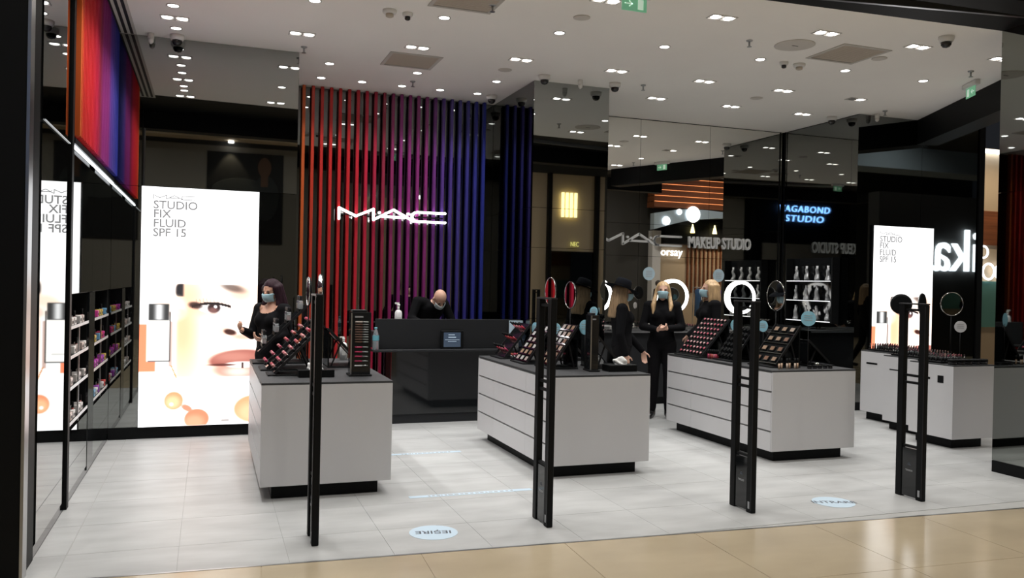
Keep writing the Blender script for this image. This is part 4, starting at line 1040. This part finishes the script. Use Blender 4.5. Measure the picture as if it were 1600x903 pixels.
        bm = bmesh.new(); bm.from_mesh(me); inv = H.inverted()
        cut = [f for f in bm.faces if (lambda c: c.y < -.035 and abs(c.x) < .060 and -.13 < c.z < .082-.25*abs(c.x))(inv @ f.calc_center_median())]
        bmesh.ops.delete(bm, geom=cut, context='FACES'); bm.to_mesh(me); bm.free()
        ob('hair', me, hairm, t)
    return t, H, j
# woman at the left by the poster
t, H, j = person((.575, 8.42, 0), -.80, 'woman in black with dark plum hair and face mask beside the left poster', dict(elr=(-.20, -.06, 1.10), wrr=(-.10, -.30, 1.16), hdr=(.25, -.9, .35), pnr=(.8, .1, .6), ell=(.22, .0, 1.12), wrl=(.10, -.20, 1.06), hdl=(-.6, -.6, .2), pnl=(-.4, .3, .9), anr=(-.09, .12, .085), tor=(-.10, -.03, .03), knr=(-.09, .04, .49)),
                 .955, 'skin', 'long', 'hair_plum', 'mask_blue', pitch=.28, neck_open=True, curl=.6)
# man bent over behind the cash desk
person((2.52, 9.93, 0), .42, 'bald man in black with face mask bent over behind the cash desk',
       dict(pelvis=(0, .18, .95), waist=(0, .12, 1.08), chest=(0, .0, 1.25), neck=(0, -.12, 1.355), head=(0, -.205, 1.39), shl=(.19, -.06, 1.33), shr=(-.20, -.03, 1.36), ell=(.27, -.14, 1.10), elr=(-.31, -.06, 1.16), wrl=(.16, -.30, 1.07), wrr=(-.28, -.26, 1.10), hdl=(-.6, -.7, 0), hdr=(.2, -1, 0), pnl=(0, 0, -1), pnr=(0, 0, -1), hil=(.085, .17, .90), hir=(-.085, .17, .90), knl=(.09, .14, .49), knr=(-.09, .14, .49), anl=(.09, .18, .085), anr=(-.09, .18, .085), tol=(.105, .04, .03), tor=(-.105, .04, .03)),
       1.0, 'skin_pale', None, None, 'mask_white', pitch=1.0, yaw=-.25, female=False)
# woman with the hat
t, H, j = person((4.42, 8.52, 0), 1.15, 'woman in black with wide black hat and long hair behind the middle island', dict(elr=(-.22, .03, 1.08), wrr=(-.20, -.04, .84), ell=(.21, -.08, 1.06), wrl=(.14, -.26, .86)), .985, 'skin_pale', 'long', 'hair_ash', 'mask_blue', yaw=.15, pitch=.1, neck_open=True)
hat = thing('felt_hat', 'wide-brimmed black felt hat worn by the woman behind the middle island', 'hat', (0, 0, 0))
R0 = Matrix.Translation((4.42, 8.52, 0)) @ Matrix.Rotation(1.15, 4, 'Z') @ Matrix.Scale(.985, 4) @ H @ Matrix.Translation((0, .025, .075)) @ Matrix.Rotation(.22, 4, 'X') @ Matrix.Rotation(.08, 4, 'Y')
hat.matrix_world = R0
mbh = MB(); prof = [(.088, -.012), (.205, -.022), (.208, -.018), (.100, -.004), (.098, .02), (.092, .07), (.075, .095), (.04, .098), (.001, .09)]
v_ = MB().lathe(prof, 40, cap=False)
ob('brim_and_crown', v_, 'felt', hat); ob('hat_band', MB().lathe([(.101, .002), (.100, .024)], 40, cap=False), 'cloth_black2', hat)
# blond woman with clasped hands
person((5.20, 8.97, 0), -.50, 'blond woman in black turtleneck and blue mask with clasped hands before the ring mirror',
       dict(ell=(.235, -.03, 1.11), elr=(-.235, -.03, 1.11), wrl=(.055, -.215, 1.10), wrr=(-.06, -.215, 1.085), hdl=(-.95, -.25, .1), hdr=(.95, -.25, .15), pnl=(0, .5, -.5), pnr=(0, .4, .7), anr=(-.10, .03, .085), tor=(-.13, -.11, .03)),
       1.0, 'skin_pale', 'tied', 'hair_blond', 'mask_blue', high_neck=True, roll=.04, curl=.65)
# blond woman in profile behind the third island
person((5.70, 8.72, 0), -1.75, 'blond woman with straight hair and blue mask in profile behind the third island', dict(elr=(-.22, -.02, 1.10), wrr=(-.16, -.2, .98), ell=(.22, 0, 1.1), wrl=(.15, -.2, .98)), 1.02, 'skin_pale', 'bob', 'hair_blond', 'mask_blue')

# ------------------------------------------------------------------ mall passage seen in the mirrors
ml = bpy.data.lights.new('mall_lamp', 'SPOT'); ml.energy = MALL_W; ml.spot_size = 2.4; ml.spot_blend = .8; ml.shadow_soft_size = .12; ml.color = (1, .95, .88)
k = 0
for x in (-2.0, 1.5, 5.0, 8.5, 12.5, 16.5):
    for y in (2.2, -2.0):
        t = thing('mall_downlight', 'round mall ceiling downlight, %s from left in the row %s the shop' % (ORD[(-2.0, 1.5, 5.0, 8.5, 12.5, 16.5).index(x)], 'nearer' if y > 0 else 'farther from'), 'downlight', (x, y, 6.6), 0, 'mall passage downlights')
        ob('trim', MB().lathe([(.17, 0), (.17, -.012), (.13, -.012), (.12, .0)], 28, cap=False), 'lamp_trim', t); ob('lamp', MB().lathe([(.12, -.006), (.12, -.002)], 24), 'lamp_face', t)
        l = bpy.data.objects.new('lamp_light', ml); C.objects.link(l); l.parent = t; l.location = (0, 0, -.06)
FY = -5.0
fw = struct('wall_mall', MB().box(-9, 26, FY-.4, FY-.06, 0, 6.6), 'mall_dark', 'dark opposite side of the mall passage', 'wall')
# grey fascia with billboard, warm spot
t = thing('shop_front', 'grey shop front with ledge and warm spotlight, mirrored above the left poster', 'shop front', (0, FY, 0))
ob('wall_panel', MB().box(-2.2, 3.6, -.055, 0, 0, 5.0), 'mall_grey', t); ob('ledge', MB().box(-2.2, 3.6, 0, .5, 5.12, 5.45), 'mall_beige', t); ob('side_post', MB().box(-2.4, -2.2, -.05, .4, 0, 5.45), 'black', t)
sl_ = ob('spot_lamp', MB().lathe([(.07, 5.06), (.07, 5.11)], 16, (.47, .22, 0)), 'lamp_face', t)
ws = bpy.data.lights.new('warm_spot', 'SPOT'); ws.energy = 60; ws.spot_size = 1.25; ws.spot_blend = .5; ws.shadow_soft_size = .03; ws.color = (1, .8, .5)
l = bpy.data.objects.new('spot_light', ws); C.objects.link(l); l.parent = t; l.location = (.47, .22, 5.03); l.rotation_euler = (-.12, 0, 0)
t = thing('billboard', 'dim portrait billboard of a dark-haired model in a ruffled sleeve, mirrored above the left poster', 'billboard', (.9, FY+.02, 2.5))
ob('board', MB().box(-1.0, .9, -.012, .0, 0, 2.35), 'charcoal', t)
bb = MB().lathe([(.001, 0), (.001, .002)], 8)
ob('shoulder_print', MB().ell((-.15, .004, 1.35), (.75, .004, .35), 24, 10).ell((.45, .004, 1.2), (.35, .004, .6), 24, 10), cmat((.02, .025, .028), .8), t)
ob('face_print', MB().ell((.42, .010, 2.0), (.17, .004, .27), 24, 12).box(.33, .51, .004, .012, 1.5, 1.8), cmat((.10, .055, .035), .8), t)
ob('hair_print', MB().ell((.42, .008, 2.12), (.20, .004, .22), 24, 12), cmat((.012, .01, .01), .8), t)
# beige lit panels mirrored in the slat wall
t = thing('shop_front', 'beige lit shop front mirrored between the coloured slats', 'shop front', (6.2, FY, 0))
ob('wall_panel', MB().box(-2.4, 2.6, -.055, 0, 0, 4.6), 'mall_grey', t)
for k in range(5): ob('upright_panel', MB().box(-2.1+.95*k, -1.45+.95*k, 0, .05, .2, 4.2), 'mall_beige', t)
for k in range(3): ob('pendant_lamp', MB().lathe([(.05, 4.3), (.09, 4.2)], 14, (-1.5+1.5*k, .3, 0)), 'lamp_face', t)
# yellow sign shop mirrored in the pillar
t = thing('shop_front', 'glazed shop front with yellow lit sign mirrored in the pillar', 'shop front', (10.4, FY, 0))
ob('wall_panel', MB().box(-1.5, .9, -.055, 0, 0, 4.9), 'mall_beige', t); ob('door_frame', MB().box(-1.0, -.9, 0, .2, 0, 4.9).box(.55, .65, 0, .2, 0, 4.9), 'black', t); ob('glazing', MB().box(-.9, .55, .05, .06, 0, 2.6), 'mirror_right', t)
mb = MB()
for k in range(4):
    mb.box(-.55+.14*k, -.48+.14*k, .05, .12, 3.62, 4.35)
ob('sign_letters', mb, 'sign_yellow', t)
me = text_mesh('NEC', .2, .02, .7, .0); ob('small_sign', me, 'sign_gold', t, (-.25, .1, 2.75), (PI/2, 0, 0))
# fashion shop with wooden soffit mirrored in the bright mirror wall
t = thing('shop_front', 'warm lit fashion shop with timber soffit mirrored behind the make-up stations', 'shop front', (15.8, FY, 0))
ob('back_wall', MB().box(-1.0, 3.4, -.055, 0, 0, 3.1), 'mall_beige', t); ob('white_column', MB().box(-1.35, -1.02, 0, .3, 0, 3.55), 'product_white', t); ob('dark_lintel', MB().box(-1.0, 3.4, 0, .5, 3.1, 3.95), 'black', t)
for k in range(12): ob('timber_fin', MB().box(.2+.17*k, .24+.17*k, .0, .09, 1.4, 3.1), 'wood_red', t)
for k in range(5):
    p = ob('soffit_board', MB().box(-1.6, 3.6, .3+.02*k, .8, 4.32+.2*k, 4.50+.2*k), 'wood_red', t); ob('led_line', MB().box(-1.6, 3.6, .81, .82, 4.505+.2*k, 4.517+.2*k), 'led_orange', p)
pts = [(-1.6, 3.55), (-.9, 3.75), (-.2, 3.92), (.8, 4.02), (2.2, 4.1), (2.2, 4.2), (.4, 4.30), (-.6, 4.28), (-1.6, 4.1)]
n_ = len(pts); ob('white_soffit', MB().add([(x, .55, z) for x, z in pts]+[(x, .82, z) for x, z in pts], [tuple(range(n_)), tuple(range(2*n_-1, n_-1, -1))]+[(i, (i+1) % n_, (i+1) % n_+n_, i+n_) for i in range(n_)]), 'mall_blue', t)
for x, z, r in ((-.1, 4.12, .28), (-1.15, 3.85, .15), (-.65, 4.18, .1)): ob('globe_lamp', MB().ell((x, .86, z), (r, .04, r), 20, 12), 'sign_white', t)
for x in (.05, .95): ob('pendant_lamp', MB().lathe([(.015, 3.8), (.08, 3.5)], 14, (x, .6, 0)), 'sign_yellow', t)
me = text_mesh('orsay', .40, .03, 1.0, .0); ob('sign_letters', me, 'neon_white', t, (-.92, .12, 2.70), (PI/2, 0, 0))
fl_ = bpy.data.lights.new('shop_lamp', 'SPOT'); fl_.energy = 120; fl_.spot_size = 2.2; fl_.spot_blend = .8; fl_.shadow_soft_size = .1; fl_.color = (1, .82, .6)
l = bpy.data.objects.new('shop_light', fl_); C.objects.link(l); l.parent = t; l.location = (1.2, 1.6, 3.6); l.rotation_euler = (-.6, 0, 0)
ob('lamp_head', MB().lathe([(.09, 3.62), (.09, 3.8)], 16, (1.2, 1.6, 0)), 'black', t)
rk = thing('clothes_rail', 'clothes rail with hanging garments mirrored behind the blond women', 'clothes rail', (16.6, FY+.8, 0))
ob('rail', MB().tube([(-.8, 0, 0), (-.8, 0, 1.6), (.9, 0, 1.6), (.9, 0, 0)], .018, 8), 'steel', rk)
for k, (x, c) in enumerate(((-.6, (.05, .13, .30)), (-.3, (.45, .04, .05)), (-.05, (.5, .05, .06)), (.2, (.18, .10, .40)), (.45, (.55, .5, .48)), (.7, (.45, .06, .06)))):
    gm = MB().loft([((x, 0, .6+.15*(k % 2)), .10, .16), ((x, 0, 1.2), .08, .16), ((x, 0, 1.5), .07, .19), ((x, 0, 1.56), .02, .04)], 14)
    tag(ob('garment', gm, cmat(c, .9), None, (16.6, FY+.8, 0)), '%s garment hanging on the mirrored clothes rail, %s from left' % (('blue', 'red', 'crimson', 'violet', 'pale', 'dark red')[k], ORD[k]), 'garment', 'hanging garments')
# blue neon sign shop, seen twice mirrored in the corner
t = thing('shop_front', 'black shop front with blue neon sign mirrored in the right corner', 'shop front', (-4.8, FY, 0))
ob('wall_panel', MB().box(-2.2, 2.3, -.055, 0, 0, 5.6), 'black', t); ob('window_bay', MB().box(-1.8, 1.8, 0, .04, .3, 3.3), 'mall_grey', t)
for s, z, w in (('VAGABOND', 4.50, 2.3), ('STUDIO', 4.14, 1.75)):
    me = text_mesh(s, .34, .03, 1.0, .0, 'CENTER', 1.15, .12); xs = [v.co.x for v in me.vertices]; kk = w/(max(xs)-min(xs))
    for v in me.vertices: v.co.x *= kk
    ob('sign_letters', me, 'sign_blue', t, (0, .10, z), (PI/2, 0, PI))
# big cold white sign and pale soffit mirrored beside the right poster
t = thing('shop_front', 'dark shop front with large cold white lettering mirrored beside the right poster', 'shop front', (17.5, 2.0, 0))
ob('wall_panel', MB().box(-2.4, 2.6, -.4, -.05, 0, 4.0), 'mall_dark', t); ob('bracket', MB().box(-2.2, -2.0, -1.6, -.4, 3.8, 4.0).box(-2.2, -2.0, -1.6, -1.5, 4.0, 4.86), 'black', t); ob('pale_soffit', MB().box(-5.0, 5.5, -2.4, -1.5, 4.85, 5.45), 'mall_blue', t)
me = text_mesh('ika', 1.52, .06, .92, .0); ob('sign_letters', me, 'sign_cold', t, (.80, .02, 2.14), (PI/2, 0, PI))
# warm wall with neon loops seen through the gap at the right
t = thing('shop_front', 'warm timber shop wall with white neon loops in the gap left of the right pillar', 'shop front', (15.1, 13.0, 0))
ob('wall_panel', MB().box(-2.5, 3, 0, .2, 0, 4.6), 'mall_beige', t); ob('lamp_strip', MB().box(-2.5, 3, -.12, -.02, 4.50, 4.56), 'led', t); ob('shelf_case', MB().box(-2.5, 3, -.06, 0, 2.6, 3.3), 'wood_red', t); ob('teal_panel', MB().box(-2.5, 3, -.05, 0, .9, 1.85), 'teal', t)
mb = MB()
for x in (-.35, 0, .35, .7):
    mb.torus((x, -.1, 2.05), .16, .022, 'y', 28, 6)
mb.torus((-.15, -.1, 2.45), .12, .02, 'y', 24, 6)
ob('neon_loops', mb, 'neon_white', t)
l = bpy.data.objects.new('shop_light', fl_); C.objects.link(l); l.parent = t; l.location = (0, -1.4, 4.4); l.rotation_euler = (.6, 0, 0); ob('lamp_head', MB().lathe([(.09, 4.42), (.09, 4.6)], 16, (0, -1.4, 0)), 'black', t)
# passers-by reflected in the mirrors
person((12.93, 3.95, 0), PI*.6, 'passer-by with long hair in dark coat mirrored left of the right poster', dict(knl=(.09, -.12, .50), anl=(.09, -.12, .085), tol=(.10, -.26, .03), knr=(-.09, .03, .49), anr=(-.09, .25, .12), tor=(-.10, .12, .04)), 1.05, 'skin', 'long', 'hair_ash', None, 'cloth_black', 'cloth_black2', fine=False)
person((13.3, -2.2, 0), PI*.5, 'dark dressed passer-by mirrored between the hat and the blond woman', dict(knl=(.09, -.10, .50), anl=(.09, -.10, .085), tol=(.10, -.24, .03)), 1.08, 'skin', 'short', 'hair_dark', None, fine=False, female=False)
